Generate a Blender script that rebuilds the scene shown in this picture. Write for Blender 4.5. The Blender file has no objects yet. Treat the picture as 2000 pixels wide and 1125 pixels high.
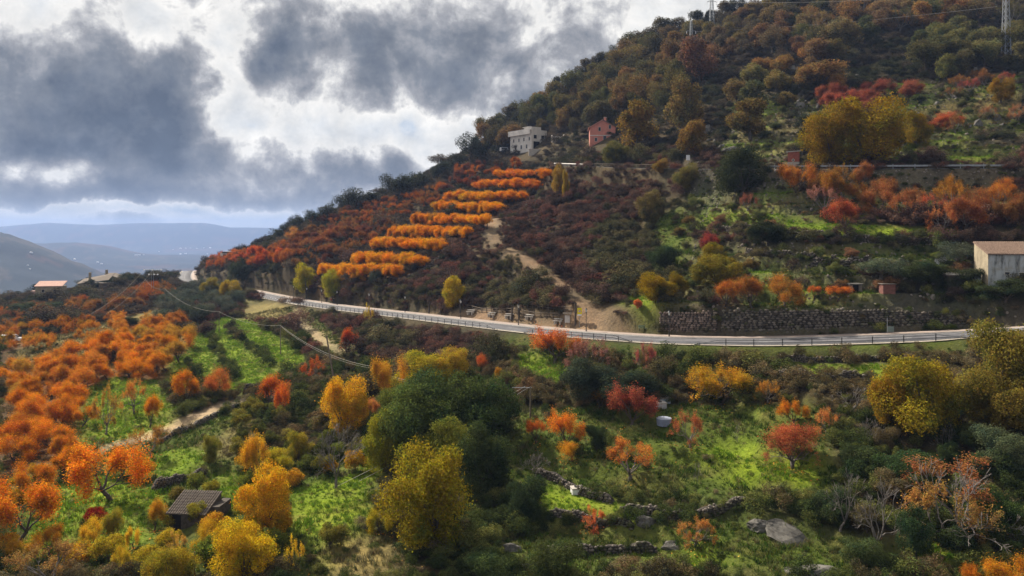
import bpy, math, random
import numpy as np
from mathutils import Vector, Matrix

random.seed(7)
RNG = np.random.default_rng(7)
SC = bpy.context.scene
COL = SC.collection
R = math.radians

# ------------------------------------------------------------------ camera, sky, sun, exposure
FPX, CX, HY = 1480.0, 1000.0, 450.0        # focal length in photo pixels, centre column, horizon row
cam_d = bpy.data.cameras.new('camera')
cam_d.sensor_width = 36.0
cam_d.lens = 36.0 * FPX / 2000.0
cam_d.shift_y = -(562.5 - HY) / 2000.0
cam_d.clip_start, cam_d.clip_end = 1.0, 60000.0
cam = bpy.data.objects.new('camera', cam_d)
cam.rotation_euler = (R(90), 0, 0)
COL.objects.link(cam)
SC.camera = cam

SUN_AZ, SUN_EL = R(-40), R(37)             # to the left, a little in front of the camera
sun_vec = Vector((math.sin(SUN_AZ) * math.cos(SUN_EL), math.cos(SUN_AZ) * math.cos(SUN_EL), math.sin(SUN_EL)))
sd = bpy.data.lights.new('sun', 'SUN')
sd.energy, sd.angle, sd.color = 5.0, R(0.6), (1.0, 0.9, 0.76)
so = bpy.data.objects.new('sun', sd)
so.rotation_euler = (-sun_vec).to_track_quat('-Z', 'Y').to_euler()
so.location = (0, 0, 300)
COL.objects.link(so)

SC.view_settings.view_transform = 'Standard'
SC.view_settings.look = 'None'
SC.view_settings.exposure = 0.95
SC.view_settings.gamma = 1.0
SC.cycles.use_denoising = True
SC.cycles.max_bounces = 5
SC.cycles.diffuse_bounces = 2
SC.cycles.glossy_bounces = 2
SC.cycles.transmission_bounces = 3
SC.cycles.transparent_max_bounces = 4
SC.cycles.volume_bounces = 0
SC.cycles.caustics_reflective = SC.cycles.caustics_refractive = False
SC.cycles.sample_clamp_indirect = 4.0


class NT:
    """small helper to write node trees"""
    def __init__(self, tree):
        self.t = tree
        tree.nodes.clear()

    def n(self, kind, **kw):
        nd = self.t.nodes.new(kind)
        for k, v in kw.items():
            setattr(nd, k, v)
        return nd

    def put(self, sock, v):
        if v is None:
            return
        if isinstance(v, bpy.types.NodeSocket):
            self.t.links.new(v, sock)
        elif isinstance(v, (tuple, list)):
            v = tuple(v)
            if sock.type == 'RGBA' and len(v) == 3:
                v = v + (1.0,)
            sock.default_value = v
        else:
            sock.default_value = v

    def m(self, op, a, b=None, c=None, clamp=False):
        nd = self.n('ShaderNodeMath', operation=op, use_clamp=clamp)
        for i, v in enumerate((a, b, c)):
            self.put(nd.inputs[i], v)
        return nd.outputs[0]

    def noise(self, vec, scale, detail=4, rough=0.55, dist=0.0, w=None):
        nd = self.n('ShaderNodeTexNoise')
        if w is not None:
            nd.noise_dimensions = '4D'
            self.put(nd.inputs['W'], w)
        self.put(nd.inputs['Vector'], vec)
        self.put(nd.inputs['Scale'], scale)
        self.put(nd.inputs['Detail'], detail)
        self.put(nd.inputs['Roughness'], rough)
        self.put(nd.inputs['Distortion'], dist)
        return nd

    def ramp(self, fac, stops, interp='LINEAR'):
        nd = self.n('ShaderNodeValToRGB')
        cr = nd.color_ramp
        cr.interpolation = interp
        while len(cr.elements) < len(stops):
            cr.elements.new(0.5)
        for e, (p, c) in zip(cr.elements, stops):
            e.position = p
            e.color = tuple(c) + (1.0,) if len(c) == 3 else c
        self.put(nd.inputs[0], fac)
        return nd.outputs[0]

    def mix(self, fac, a, b, blend='MIX'):
        nd = self.n('ShaderNodeMix', data_type='RGBA', blend_type=blend)
        self.put(nd.inputs[0], fac)
        self.put(nd.inputs[6], a)
        self.put(nd.inputs[7], b)
        return nd.outputs[2]


def build_world():
    w = bpy.data.worlds.new('World')
    SC.world = w
    w.use_nodes = True
    t = NT(w.node_tree)
    tc = t.n('ShaderNodeTexCoord').outputs['Generated']
    sep = t.n('ShaderNodeSeparateXYZ')
    t.put(sep.inputs[0], tc)
    x, y, z = sep.outputs
    # warp so that cloud outlines are ragged
    wn = t.noise(tc, 5.0, 7, 0.6)
    wsep = t.n('ShaderNodeSeparateColor')
    t.put(wsep.inputs[0], wn.outputs['Color'])
    az = t.m('ARCTAN2', x, y)
    el = t.m('ARCSINE', z)
    az = t.m('MULTIPLY_ADD', t.m('SUBTRACT', wsep.outputs[0], 0.5), 0.24, az)
    el = t.m('MULTIPLY_ADD', t.m('SUBTRACT', wsep.outputs[1], 0.5), 0.13, el)
    # cloud deck seen in perspective: coarse sheets, billows and fine shreds
    zz = t.m('ADD', t.m('MAXIMUM', z, 0.0), 0.34)
    cv = t.n('ShaderNodeCombineXYZ')
    t.put(cv.inputs[0], t.m('DIVIDE', x, zz))
    t.put(cv.inputs[1], t.m('DIVIDE', y, zz))
    t.put(cv.inputs[2], t.m('MULTIPLY', z, 2.0))
    deck = t.noise(cv.outputs[0], 1.7, 5, 0.5, 0.2).outputs[0]
    bill = t.noise(tc, 12.0, 10, 0.60, 0.2).outputs[0]
    fine = t.noise(tc, 34.0, 7, 0.62, 0.4).outputs[0]
    D = t.m('MULTIPLY_ADD', t.m('SUBTRACT', deck, 0.5), 0.85, 0.50)
    D = t.m('MULTIPLY_ADD', t.m('SUBTRACT', bill, 0.5), 1.5, D)
    D = t.m('MULTIPLY_ADD', t.m('SUBTRACT', fine, 0.5), 0.3, D)
    blobs = [  # directions of the cloud masses: (column, row, half width, half height, weight)
        (185, 215, 260, 125, .56), (400, 300, 120, 75, .26), (30, 300, 90, 36, .30), (240, 374, 330, 22, .30),
        (590, 100, 120, 45, .34), (860, 175, 150, 55, .24), (960, 90, 140, 40, .12), (730, 330, 90, 34, .28),
        (590, 330, 80, 40, .32), (350, 80, 60, 34, .22), (680, 360, 80, 22, .2), (900, 60, 160, 30, .10), (1060, 110, 260, 120, .17), (760, 60, 120, 60, .10),
        (170, 30, 260, 55, -.40), (450, 110, 60, 120, -.30), (530, 205, 90, 50, -.28), (110, 335, 150, 22, -.34),
        (640, 240, 150, 30, -.26), (250, 410, 360, 11, -.50), (830, 290, 110, 36, -.26), (680, 30, 130, 30, -.24),
        (1200, 30, 140, 45, -.22), (470, 400, 100, 22, -.25), (760, 255, 100, 26, -.2)]
    for (px, py, rx, ry, wt) in blobs:
        a = math.atan2(px - CX, FPX)
        e = math.atan2(HY - py, math.hypot(FPX, px - CX))
        k = math.cos(a) ** 2
        da = t.m('MULTIPLY', t.m('SUBTRACT', az, a), FPX / rx / k)
        de = t.m('MULTIPLY', t.m('SUBTRACT', el, e), FPX / ry)
        r2 = t.m('ADD', t.m('MULTIPLY', da, da), t.m('MULTIPLY', de, de))
        g = t.m('EXPONENT', t.m('MULTIPLY', r2, -0.9))
        D = t.m('MULTIPLY_ADD', g, wt, D)
    D = t.m('MULTIPLY_ADD', D, 0.80, 0.09)
    cloud = t.ramp(D, [(0.0, (.60, .70, .84)), (0.16, (.84, .87, .90)), (0.32, (.97, .97, .955)), (0.43, (1.06, 1.04, 1.0)), (0.50, (.72, .72, .725)), (0.59, (.43, .44, .47)),
                       (0.72, (.25, .275, .32)), (0.88, (.165, .195, .25)), (1.0, (.115, .145, .20))], 'LINEAR')
    shade = t.noise(tc, 22.0, 6, 0.6, 0.3, ).outputs[0]
    cloud = t.mix(1.0, cloud, t.ramp(shade, [(.3, (.80, .81, .83)), (.7, (1.14, 1.13, 1.12))]), 'MULTIPLY')
    # low haze band near the horizon
    band = t.m('MULTIPLY', t.m('EXPONENT', t.m('MULTIPLY', t.m('MAXIMUM', z, 0.0), -42.0)), 0.75)
    cloud = t.mix(band, cloud, (.50, .56, .63))
    sky = t.n('ShaderNodeTexSky', sky_type='NISHITA')
    sky.sun_disc = False
    sky.sun_elevation = SUN_EL
    sky.sun_rotation = SUN_AZ % (2 * math.pi)
    bg1 = t.n('ShaderNodeBackground')
    t.put(bg1.inputs[0], sky.outputs[0])
    bg1.inputs[1].default_value = 0.05
    bg2 = t.n('ShaderNodeBackground')
    t.put(bg2.inputs[0], cloud)
    bg2.inputs[1].default_value = 0.47
    gap = t.ramp(D, [(0.0, (.1, .1, .1)), (0.05, (0.5, .5, .5)), (0.12, (1, 1, 1))])
    gap = t.m('MAXIMUM', gap, t.ramp(z, [(.14, (1, 1, 1)), (.24, (0, 0, 0))]))
    mx = t.n('ShaderNodeMixShader')
    t.put(mx.inputs[0], gap)
    t.put(mx.inputs[1], bg1.outputs[0])
    t.put(mx.inputs[2], bg2.outputs[0])
    out = t.n('ShaderNodeOutputWorld')
    t.put(out.inputs[0], mx.outputs[0])


build_world()

# ------------------------------------------------------------------ numeric helpers
def _hash(ix, iy, s):
    h = (ix.astype(np.int64) * 374761393 + iy.astype(np.int64) * 668265263 + s * 974634777) & 0x7fffffff
    h = ((h ^ (h >> 13)) * 1274126177) & 0x7fffffff
    return ((h ^ (h >> 16)) & 0xffff) / 65535.0


def vnoise(x, y, s=0):
    ix, iy = np.floor(x), np.floor(y)
    fx, fy = x - ix, y - iy
    fx, fy = fx * fx * (3 - 2 * fx), fy * fy * (3 - 2 * fy)
    a, b = _hash(ix, iy, s), _hash(ix + 1, iy, s)
    c, d = _hash(ix, iy + 1, s), _hash(ix + 1, iy + 1, s)
    return (a * (1 - fx) + b * fx) * (1 - fy) + (c * (1 - fx) + d * fx) * fy


def fbm(x, y, s=0, o=4):
    v, a, t = 0.0, 0.5, 0.0
    for i in range(o):
        v = v + a * vnoise(x, y, s + i * 17)
        t += a
        a *= 0.5
        x, y = x * 2.03, y * 2.03
    return v / t * 2 - 1


def sstep(a, b, x):
    t = np.clip((x - a) / (b - a), 0, 1)
    return t * t * (3 - 2 * t)


def P(px, py, d):
    """the point at depth d metres that stands at this place of the view"""
    return np.array(((px - CX) / FPX * d, d, -(py - HY) / FPX * d))


# ------------------------------------------------------------------ survey of the land
ROAD = [(2250, 610, 92), (2080, 632, 98), (1900, 654, 107), (1700, 663, 111), (1500, 668, 115), (1400, 667, 118), (1280, 664, 123), (1110, 652, 137),
        (985, 639, 154), (850, 623, 174), (766, 613, 191), (640, 599, 222), (560, 586, 255), (480, 569, 290), (425, 560, 315), (385, 556, 335),
        (362, 549, 370), (360, 538, 430), (368, 529, 510)]
UROAD = [(2300, 333, 138), (2100, 331, 145), (1900, 330, 152), (1700, 331, 160), (1540, 331, 168), (1400, 331, 186), (1280, 329, 209), (1180, 326, 236), (1090, 323, 258)]
TRAIL = [(1172, 630, 139), (1140, 598, 149), (1100, 560, 164), (1060, 527, 179), (1020, 500, 193), (985, 482, 205), (958, 465, 217), (950, 445, 228), (975, 425, 240)]
CTRL = [
    # below the road, right to left
    (1900, 690, 101), (1900, 760, 86), (1900, 850, 77), (1900, 950, 69), (1900, 1100, 59), (2200, 760, 78), (2200, 1000, 60),
    (1720, 940, 72), (1720, 860, 79), (1640, 690, 108), (1600, 725, 100), (1600, 770, 91), (1550, 850, 82), (1550, 930, 75), (1550, 1010, 68), (1550, 1110, 60),
    (1230, 700, 116), (1230, 740, 107), (1230, 790, 98), (1230, 860, 88), (1230, 940, 79), (1230, 1020, 71), (1230, 1100, 63),
    (1400, 700, 112), (1400, 780, 97), (1400, 900, 82), (1400, 1010, 71),
    (1000, 668, 143), (1000, 720, 124), (1000, 800, 106), (1000, 900, 89), (1000, 1000, 75), (1000, 1100, 65),
    (800, 640, 172), (800, 700, 148), (800, 780, 122), (800, 900, 95), (800, 1000, 79), (800, 1100, 67),
    (640, 622, 207), (640, 680, 166), (650, 760, 133), (620, 860, 105), (620, 950, 87), (600, 1100, 68),
    (480, 600, 250), (480, 650, 190), (480, 720, 152), (480, 800, 121), (460, 900, 96), (450, 1000, 79), (450, 1100, 68),
    (300, 590, 268), (300, 650, 196), (300, 720, 155), (250, 800, 123), (300, 890, 98), (300, 1000, 80), (250, 1100, 69),
    (100, 600, 265), (100, 650, 207), (100, 720, 162), (100, 800, 129), (100, 900, 101), (80, 1000, 83), (80, 1100, 71),
    (-200, 650, 215), (-200, 800, 135), (-200, 900, 106), (-200, 1050, 80),
    (92, 574, 298), (10, 592, 310), (190, 560, 330), (300, 549, 365), (-200, 610, 310),
    # the hill above the road
    (1300, 602, 128), (1450, 603, 124), (1600, 597, 121), (1800, 600, 116), (1950, 562, 114), (2200, 550, 104), (1220, 602, 138),
    (1060, 620, 155), (950, 612, 174), (900, 607, 182), (1000, 578, 180), (950, 535, 196), (900, 505, 213), (850, 545, 206), (800, 575, 207), (700, 580, 219), (600, 570, 250),
    (700, 535, 230), (760, 514, 238), (800, 485, 246), (840, 462, 254), (885, 438, 262), (915, 414, 270), (960, 392, 277), (990, 369, 285), (1020, 346, 293), (1060, 395, 262), (1040, 430, 246),
    (600, 480, 285), (520, 512, 315), (450, 524, 335), (600, 445, 330), (700, 432, 318), (700, 400, 362), (800, 402, 315), (800, 366, 362), (850, 345, 352), (900, 322, 347), (950, 312, 337), (1028, 294, 325),
    (560, 452, 400), (480, 498, 420), (420, 514, 430),
    (1100, 485, 196), (1150, 425, 209), (1200, 355, 228), (1175, 284, 264), (1300, 290, 236), (1300, 405, 187), (1300, 480, 169), (1300, 550, 150), (1180, 545, 163),
    (1500, 400, 155), (1500, 480, 142), (1500, 550, 130), (1700, 385, 151), (1700, 452, 139), (1700, 520, 128), (1700, 575, 119), (1900, 400, 140), (1900, 470, 129), (1930, 520, 120),
    (1500, 262, 202), (1700, 252, 192), (1900, 252, 180), (1500, 180, 240), (1700, 162, 232), (1900, 182, 214), (1300, 185, 285), (1150, 235, 298), (1400, 112, 310), (1600, 84, 297), (1800, 84, 277), (1950, 94, 264),
    (1300, 105, 350), (1200, 140, 368), (1100, 198, 365), (1000, 262, 365), (1500, 36, 370), (1700, 14, 352), (1900, 4, 332), (2200, 330, 140), (2200, 100, 240), (2200, -20, 320),
]
CREST = [(1300, 70, 410), (1450, 32, 420), (1700, -20, 410), (2000, -60, 390), (2300, -90, 380), (1200, 112, 415), (1100, 178, 405), (1000, 250, 395), (960, 272, 378), (900, 300, 372), (850, 330, 378),
         (780, 362, 385), (700, 392, 392), (620, 425, 402), (560, 452, 412), (500, 486, 425), (440, 512, 440)]
pts = [P(*c) for c in CTRL] + [P(*c) for c in ROAD] + [P(*c) for c in UROAD] + [P(*c) for c in TRAIL]
for c in CREST:
    p = P(*c)
    pts.append(p)
    pts.append(p + np.array((p[0] * .15, 70, -30 if c[0] > 850 else -22)))
    pts.append(p + np.array((p[0] * .3, 160, -75)))
for (x, y, z) in ((-330, 380, -45), (-330, 300, -36), (-330, 200, -34), (-330, 60, -33), (-250, 420, -44), (-160, 450, -36), (-330, 560, -110), (-200, 560, -95), (-60, 40, -30), (0, 38, -31), (60, 40, -27), (380, 60, 10), (380, 150, 40), (380, 300, 110), (380, 560, 110), (100, 560, 60), (-60, 560, -45)):
    pts.append(np.array((x, y, z), float))
pts = np.array(pts)

GX0, GX1, GY0, GY1 = -330.0, 380.0, 38.0, 560.0


def _rbf(pts, qx, qy):
    n = len(pts)
    d = np.hypot(pts[:, None, 0] - pts[None, :, 0], pts[:, None, 1] - pts[None, :, 1])
    A = np.zeros((n + 3, n + 3))
    A[:n, :n] = d - np.eye(n) * 1.2       # slight smoothing
    A[:n, n] = 1
    A[:n, n + 1:] = pts[:, :2]
    A[n:, :n] = A[:n, n:].T
    w = np.linalg.solve(A, np.concatenate([pts[:, 2], np.zeros(3)]))
    out = np.zeros(qx.shape)
    for i in range(n):
        out += w[i] * np.hypot(qx - pts[i, 0], qy - pts[i, 1])
    return out + w[n] + w[n + 1] * qx + w[n + 2] * qy


def _blur(a, k):
    for ax in (0, 1):
        for _ in range(2):
            pad = [(0, 0), (0, 0)]
            pad[ax] = (k, k)
            b = np.pad(a, pad, mode='edge')
            c = np.cumsum(b, axis=ax)
            z = np.zeros_like(np.take(c, [0], axis=ax))
            c = np.concatenate([z, c], axis=ax)
            n = a.shape[ax]
            hi = np.take(c, range(2 * k + 1, 2 * k + 1 + n), axis=ax)
            lo = np.take(c, range(0, n), axis=ax)
            a = (hi - lo) / (2 * k + 1)
    return a


cgx = np.arange(GX0, GX1 + .1, 2.0)
cgy = np.arange(GY0, GY1 + .1, 2.0)
QX, QY = np.meshgrid(cgx, cgy)
base_c = _blur(_rbf(pts, QX, QY), 1)

gx = np.arange(GX0, GX1 + .1, 1.0)
gy = np.arange(GY0, GY1 + .1, 1.0)
TX, TY = np.meshgrid(gx, gy)


def _bil(grid, x0, y0, step, x, y):
    fx = np.clip((x - x0) / step, 0, grid.shape[1] - 1.001)
    fy = np.clip((y - y0) / step, 0, grid.shape[0] - 1.001)
    ix, iy = fx.astype(int), fy.astype(int)
    fx, fy = fx - ix, fy - iy
    return (grid[iy, ix] * (1 - fx) + grid[iy, ix + 1] * fx) * (1 - fy) + (grid[iy + 1, ix] * (1 - fx) + grid[iy + 1, ix + 1] * fx) * fy


TZ = _bil(base_c, GX0, GY0, 2.0, TX, TY)


def smooth_line(pix, step=1.0, it=3):
    """polyline through surveyed points, rounded and resampled in plan"""
    a = np.array([P(*c) for c in pix])
    for _ in range(it):                      # Chaikin
        q = a[:-1] * .75 + a[1:] * .25
        r = a[:-1] * .25 + a[1:] * .75
        m = np.empty((len(q) * 2, 3))
        m[0::2], m[1::2] = q, r
        a = np.vstack([a[:1], m, a[-1:]])
    s = np.concatenate([[0], np.cumsum(np.hypot(*np.diff(a[:, :2], axis=0).T))])
    t = np.arange(0, s[-1], step)
    return np.stack([np.interp(t, s, a[:, i]) for i in range(3)], 1)


def side(line):
    """unit vectors in plan, to the right of the direction of travel"""
    d = np.gradient(line[:, :2], axis=0)
    d /= np.hypot(*d.T)[:, None] + 1e-9
    return np.stack([d[:, 1], -d[:, 0]], 1)


road_l, uroad_l, trail_l = smooth_line(ROAD), smooth_line(UROAD), smooth_line(TRAIL)


def near_line(line, x, y, maxd):
    """distance to the line, its height there and the signed side, on the grid (inf beyond maxd)"""
    D = np.full(x.shape, 1e9)
    Z = np.zeros(x.shape)
    S = np.zeros(x.shape)
    sv = side(line)
    for i in range(0, len(line)):
        lx, ly, lz = line[i]
        i0, i1 = np.searchsorted(gx, [lx - maxd, lx + maxd])
        j0, j1 = np.searchsorted(gy, [ly - maxd, ly + maxd])
        if i0 >= i1 or j0 >= j1:
            continue
        sl = (slice(j0, j1), slice(i0, i1))
        dx, dy = x[sl] - lx, y[sl] - ly
        dd = np.hypot(dx, dy)
        k = dd < D[sl]
        D[sl] = np.where(k, dd, D[sl])
        Z[sl] = np.where(k, lz, Z[sl])
        S[sl] = np.where(k, np.sign(dx * sv[i, 0] + dy * sv[i, 1]), S[sl])
    return D, Z, S


RD, RZ, RS = near_line(road_l, TX, TY, 16)
UD, UZ, US = near_line(uroad_l, TX, TY, 12)
TD, TZl, _ = near_line(trail_l, TX, TY, 8)
nz = fbm(TX / 9, TY / 9, 3, 4) * 0.55 + fbm(TX / 2.6, TY / 2.6, 9, 3) * 0.16
flat = np.minimum(np.minimum(sstep(3.5, 9, RD), sstep(2.5, 7, UD)), 1)
TZ = TZ + nz * (0.12 + 0.88 * flat)

# photo column and row of each ground point, used to lay out fields and terraces
TPX = CX + TX / TY * FPX
TPY = HY - TZ / TY * FPX


def inpoly(px, py, poly):
    c = np.zeros(px.shape, bool)
    n = len(poly)
    for i in range(n):
        x1, y1 = poly[i]
        x2, y2 = poly[(i + 1) % n]
        if y1 == y2:
            continue
        k = ((y1 > py) != (y2 > py)) & (px < (x2 - x1) * (py - y1) / (y2 - y1) + x1)
        c ^= k
    return c


def terrace(poly, step, off, sharp=0.16, amt=1.0, soft=3):
    """cut level steps into the slope inside a field"""
    global TZ
    m = _blur(inpoly(TPX, TPY, poly).astype(float), soft) * amt * sstep(5, 9, RD) * sstep(4, 7, UD) * sstep(2, 4, TD)
    u = (TZ + off + fbm(TX / 26, TY / 26, 41, 2) * 0.7) / step
    f = u - np.floor(u)
    st = np.floor(u) + sstep(1 - sharp, 1.0, f) * 0.9 + f * 0.1
    TZ = TZ * (1 - m) + (TZ + (st - u) * step) * m


TERR = [[(1330, 345), (1990, 345), (1990, 425), (1520, 420), (1330, 420)], [(1330, 475), (1990, 485), (1990, 560), (1900, 600), (1330, 590), (1290, 480)], [(1430, 200), (2000, 140), (2000, 318), (1400, 318)]]
terrace(TERR[0], 2.6, 0.0, .12)
terrace(TERR[1], 2.6, 0.0, .12)
terrace(TERR[2], 2.3, 0.6, .12)
terrace([(960, 690), (2000, 690), (2000, 1125), (930, 1125)], 1.5, 0.3, 0.2)
terrace([(560, 330), (1080, 330), (1000, 420), (780, 545), (500, 545)], 2.4, 0.2, 0.3, 0.8)
terrace([(0, 620), (600, 700), (620, 1125), (0, 1125)], 1.2, 0.3, 0.2, 0.9)

# roads cut level into the slope
def cut(D, Z, half, blend, sink):
    global TZ
    w = 1 - sstep(half, half + blend, D)
    TZ = TZ * (1 - w) + (Z - sink) * w


cut(TD, TZl, 1.0, 3.0, 0.0)
cut(UD, UZ, 3.2, 2.5, 0.10)
sideways = np.where(RS > 0, 1.0, 0.0)       # travelling right to left, the hill lies to the right
w_r = 1 - sstep(np.where(RS > 0, 6.6, 4.2), np.where(RS > 0, 9.0, 7.5), RD)
TZ = TZ * (1 - w_r) + (RZ - 0.12) * w_r
TZ = TZ + fbm(TX / 1.7, TY / 1.7, 77, 2) * 0.06 * sstep(5, 8, RD)


def H(x, y):
    x, y = np.asarray(x, float), np.asarray(y, float)
    return _bil(TZ, GX0, GY0, 1.0, x, y)


def Hfar(x, y):
    x, y = np.asarray(x, float), np.asarray(y, float)
    px = CX + x / y * FPX
    near = _bil(TZ, GX0, GY0, 1.0, np.clip(x, GX0, GX1), np.minimum(y, GY1))
    floor = -210 + 40 * fbm(x / 900, y / 900, 5, 4) - 60 * np.exp(-((y - 2600) / 1500) ** 2) - 0.006 * np.maximum(y - 4000, 0)
    right = 260 * sstep(-150, 900, x) * np.exp(-((y - 900) / 900) ** 2)
    # hill on the left
    crest = np.interp(px, [-900, -300, 0, 60, 130, 220, 330, 480], [150, 60, -6, -40, -95, -170, -230, -300])
    hl = (crest - floor) * np.exp(-((y - 2700 - 120 * fbm(x / 500, y / 500, 8, 2)) / 800) ** 2) + 26 * fbm(x / 260, y / 260, 12, 4)
    # middle ridges and the far range
    crest2 = np.interp(px, [-600, 0, 150, 250, 420, 600, 1200, 2600], [-40, -110, -95, -150, -190, -170, -120, -60])
    h2 = (crest2 - floor) * np.exp(-((y - 5400) / 700) ** 2) + 30 * fbm(x / 420, y / 420, 15, 4)
    crest3 = np.interp(px, [-900, 0, 30, 90, 150, 190, 250, 330, 400, 425, 450, 540, 900, 2600], [120, 46, 66, 98, 78, 70, 94, 92, 92, 70, 36, 28, 60, 90])
    h3 = (crest3 - floor) * np.exp(-((y - 9600) / 900) ** 2) * (y < 9600) + (crest3 - floor) * (y >= 9600) + 14 * fbm(x / 500, y / 500, 19, 4)
    z = floor + np.maximum(hl, 0) * 1.0
    z = np.maximum(z, floor + h2)
    z = np.maximum(z, floor + h3)
    z = np.maximum(z, floor + right)
    return near * (1 - sstep(560, 1100, y)) + z * sstep(560, 1100, y)


_dn, _df = np.arange(42, 560, 0.3), np.arange(560, 12000, 12)


def G(px, py, dmin=42):
    """where the sight line through this place of the view meets the land"""
    for ds, fn in ((_dn, H), (_df, Hfar)):
        d = ds[ds >= dmin]
        x = (px - CX) / FPX * d
        h = fn(x, d)
        k = np.nonzero(h >= -(py - HY) / FPX * d)[0]
        if len(k):
            i = k[0]
            return np.array((x[i], d[i], h[i]))
    return None


def near_ground(px, py):
    """like G, but on the near hillside: steps down until the sight line meets it"""
    for k in range(60):
        g = G(px, py + k)
        if g is not None and g[1] < 555:
            return g
    return g


def new_mesh(name, verts, faces, smooth=False):
    me = bpy.data.meshes.new(name)
    verts = np.asarray(verts, np.float32)
    if isinstance(faces, np.ndarray) and faces.ndim == 2:
        n, k = faces.shape
        me.vertices.add(len(verts))
        me.vertices.foreach_set('co', verts.ravel())
        me.loops.add(n * k)
        me.polygons.add(n)
        me.loops.foreach_set('vertex_index', faces.astype(np.int32).ravel())
        me.polygons.foreach_set('loop_start', np.arange(0, n * k, k, dtype=np.int32))
        me.update(calc_edges=True)
    else:
        me.from_pydata([tuple(v) for v in verts], [], [tuple(f) for f in faces])
        me.update()
    if smooth:
        me.polygons.foreach_set('use_smooth', np.ones(len(me.polygons), bool))
    return me


def obj(name, me, mat=None, parent=None, loc=None, kind=None, label=None, cat=None, group=None):
    o = bpy.data.objects.new(name, me)
    COL.objects.link(o)
    if mat is not None and me is not None and not len(me.materials):
        me.materials.append(mat)
    if parent is not None:
        o.parent = parent
    if loc is not None:
        o.location = tuple(float(v) for v in loc)
    for k, v in (('kind', kind), ('label', label), ('category', cat), ('group', group)):
        if v:
            o[k] = v
    return o


def thing(name, label, cat, loc=(0, 0, 0), rz=0.0, group=None):
    o = obj(name, None, None, None, loc, None, label, cat, group)
    o.rotation_euler = (0, 0, rz)
    o.empty_display_size = 0.1
    return o


def grid_faces(nx, ny):
    i = np.arange(nx * ny).reshape(ny, nx)
    return np.stack([i[:-1, :-1], i[:-1, 1:], i[1:, 1:], i[1:, :-1]], -1).reshape(-1, 4)

# ------------------------------------------------------------------ materials
MATS = {}


def mat(name, color, rough=0.85, scale=3.0, var=0.35, bump=0.0, spec=0.2, color2=None, bscale=None, metal=0.0):
    """matt surface with two scales of procedural mottling"""
    if name in MATS:
        return MATS[name]
    m = bpy.data.materials.new(name)
    m.use_nodes = True
    t = NT(m.node_tree)
    tc = t.n('ShaderNodeTexCoord').outputs['Object']
    n1 = t.noise(tc, scale, 6, 0.6).outputs[0]
    n2 = t.noise(tc, scale * 7.3, 3, 0.6).outputs[0]
    f = t.m('MULTIPLY_ADD', t.m('SUBTRACT', n2, 0.5), 0.5, n1)
    c2 = color2 or tuple(c * (1 - var) for c in color)
    c1 = tuple(min(1, c * (1 + var * .5)) for c in color)
    col = t.ramp(f, [(0.3, c2), (0.68, c1)])
    b = t.n('ShaderNodeBsdfPrincipled')
    t.put(b.inputs['Base Color'], col)
    b.inputs['Roughness'].default_value = rough
    b.inputs['Specular IOR Level'].default_value = spec
    b.inputs['Metallic'].default_value = metal
    if bump:
        bp = t.n('ShaderNodeBump')
        bp.inputs['Strength'].default_value = bump
        bp.inputs['Distance'].default_value = 0.05
        t.put(bp.inputs['Height'], t.noise(tc, bscale or scale * 5, 5, 0.6).outputs[0])
        t.put(b.inputs['Normal'], bp.outputs[0])
    t.put(t.n('ShaderNodeOutputMaterial').inputs[0], b.outputs[0])
    MATS[name] = m
    return m


def land_material():
    m = bpy.data.materials.new('land')
    m.use_nodes = True
    t = NT(m.node_tree)
    at = t.n('ShaderNodeVertexColor', layer_name='cover').outputs[0]
    tc = t.n('ShaderNodeTexCoord').outputs['Object']
    a = t.noise(tc, 0.35, 5, 0.65).outputs[0]
    b = t.noise(tc, 2.2, 5, 0.7).outputs[0]
    c = t.noise(tc, 0.08, 3, 0.5).outputs[0]
    f = t.m('ADD', t.m('MULTIPLY', a, 0.55), t.m('MULTIPLY', b, 0.75))
    k = t.ramp(f, [(0.35, (.42, .40, .36)), (0.62, (1, 1, 1)), (0.85, (1.5, 1.45, 1.3))])
    col = t.mix(1.0, at, k, 'MULTIPLY')
    k2 = t.ramp(c, [(0.35, (.8, .85, .8)), (0.65, (1.2, 1.1, 1.0))])
    col = t.mix(1.0, col, k2, 'MULTIPLY')
    p = t.n('ShaderNodeBsdfPrincipled')
    t.put(p.inputs['Base Color'], col)
    p.inputs['Roughness'].default_value = 1.0
    p.inputs['Specular IOR Level'].default_value = 0.05
    bp = t.n('ShaderNodeBump')
    bp.inputs['Strength'].default_value = 1.0
    bp.inputs['Distance'].default_value = 0.35
    t.put(bp.inputs['Height'], f)
    t.put(p.inputs['Normal'], bp.outputs[0])
    t.put(t.n('ShaderNodeOutputMaterial').inputs[0], p.outputs[0])
    return m


LAND = land_material()

# ------------------------------------------------------------------ ground cover (what grows where)
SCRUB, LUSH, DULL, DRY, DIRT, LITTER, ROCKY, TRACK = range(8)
GCOL = np.array([(.06, .05, .032), (.15, .215, .018), (.066, .092, .018), (.17, .145, .06), (.20, .145, .10), (.11, .062, .028), (.10, .09, .075), (.33, .26, .18)])
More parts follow.
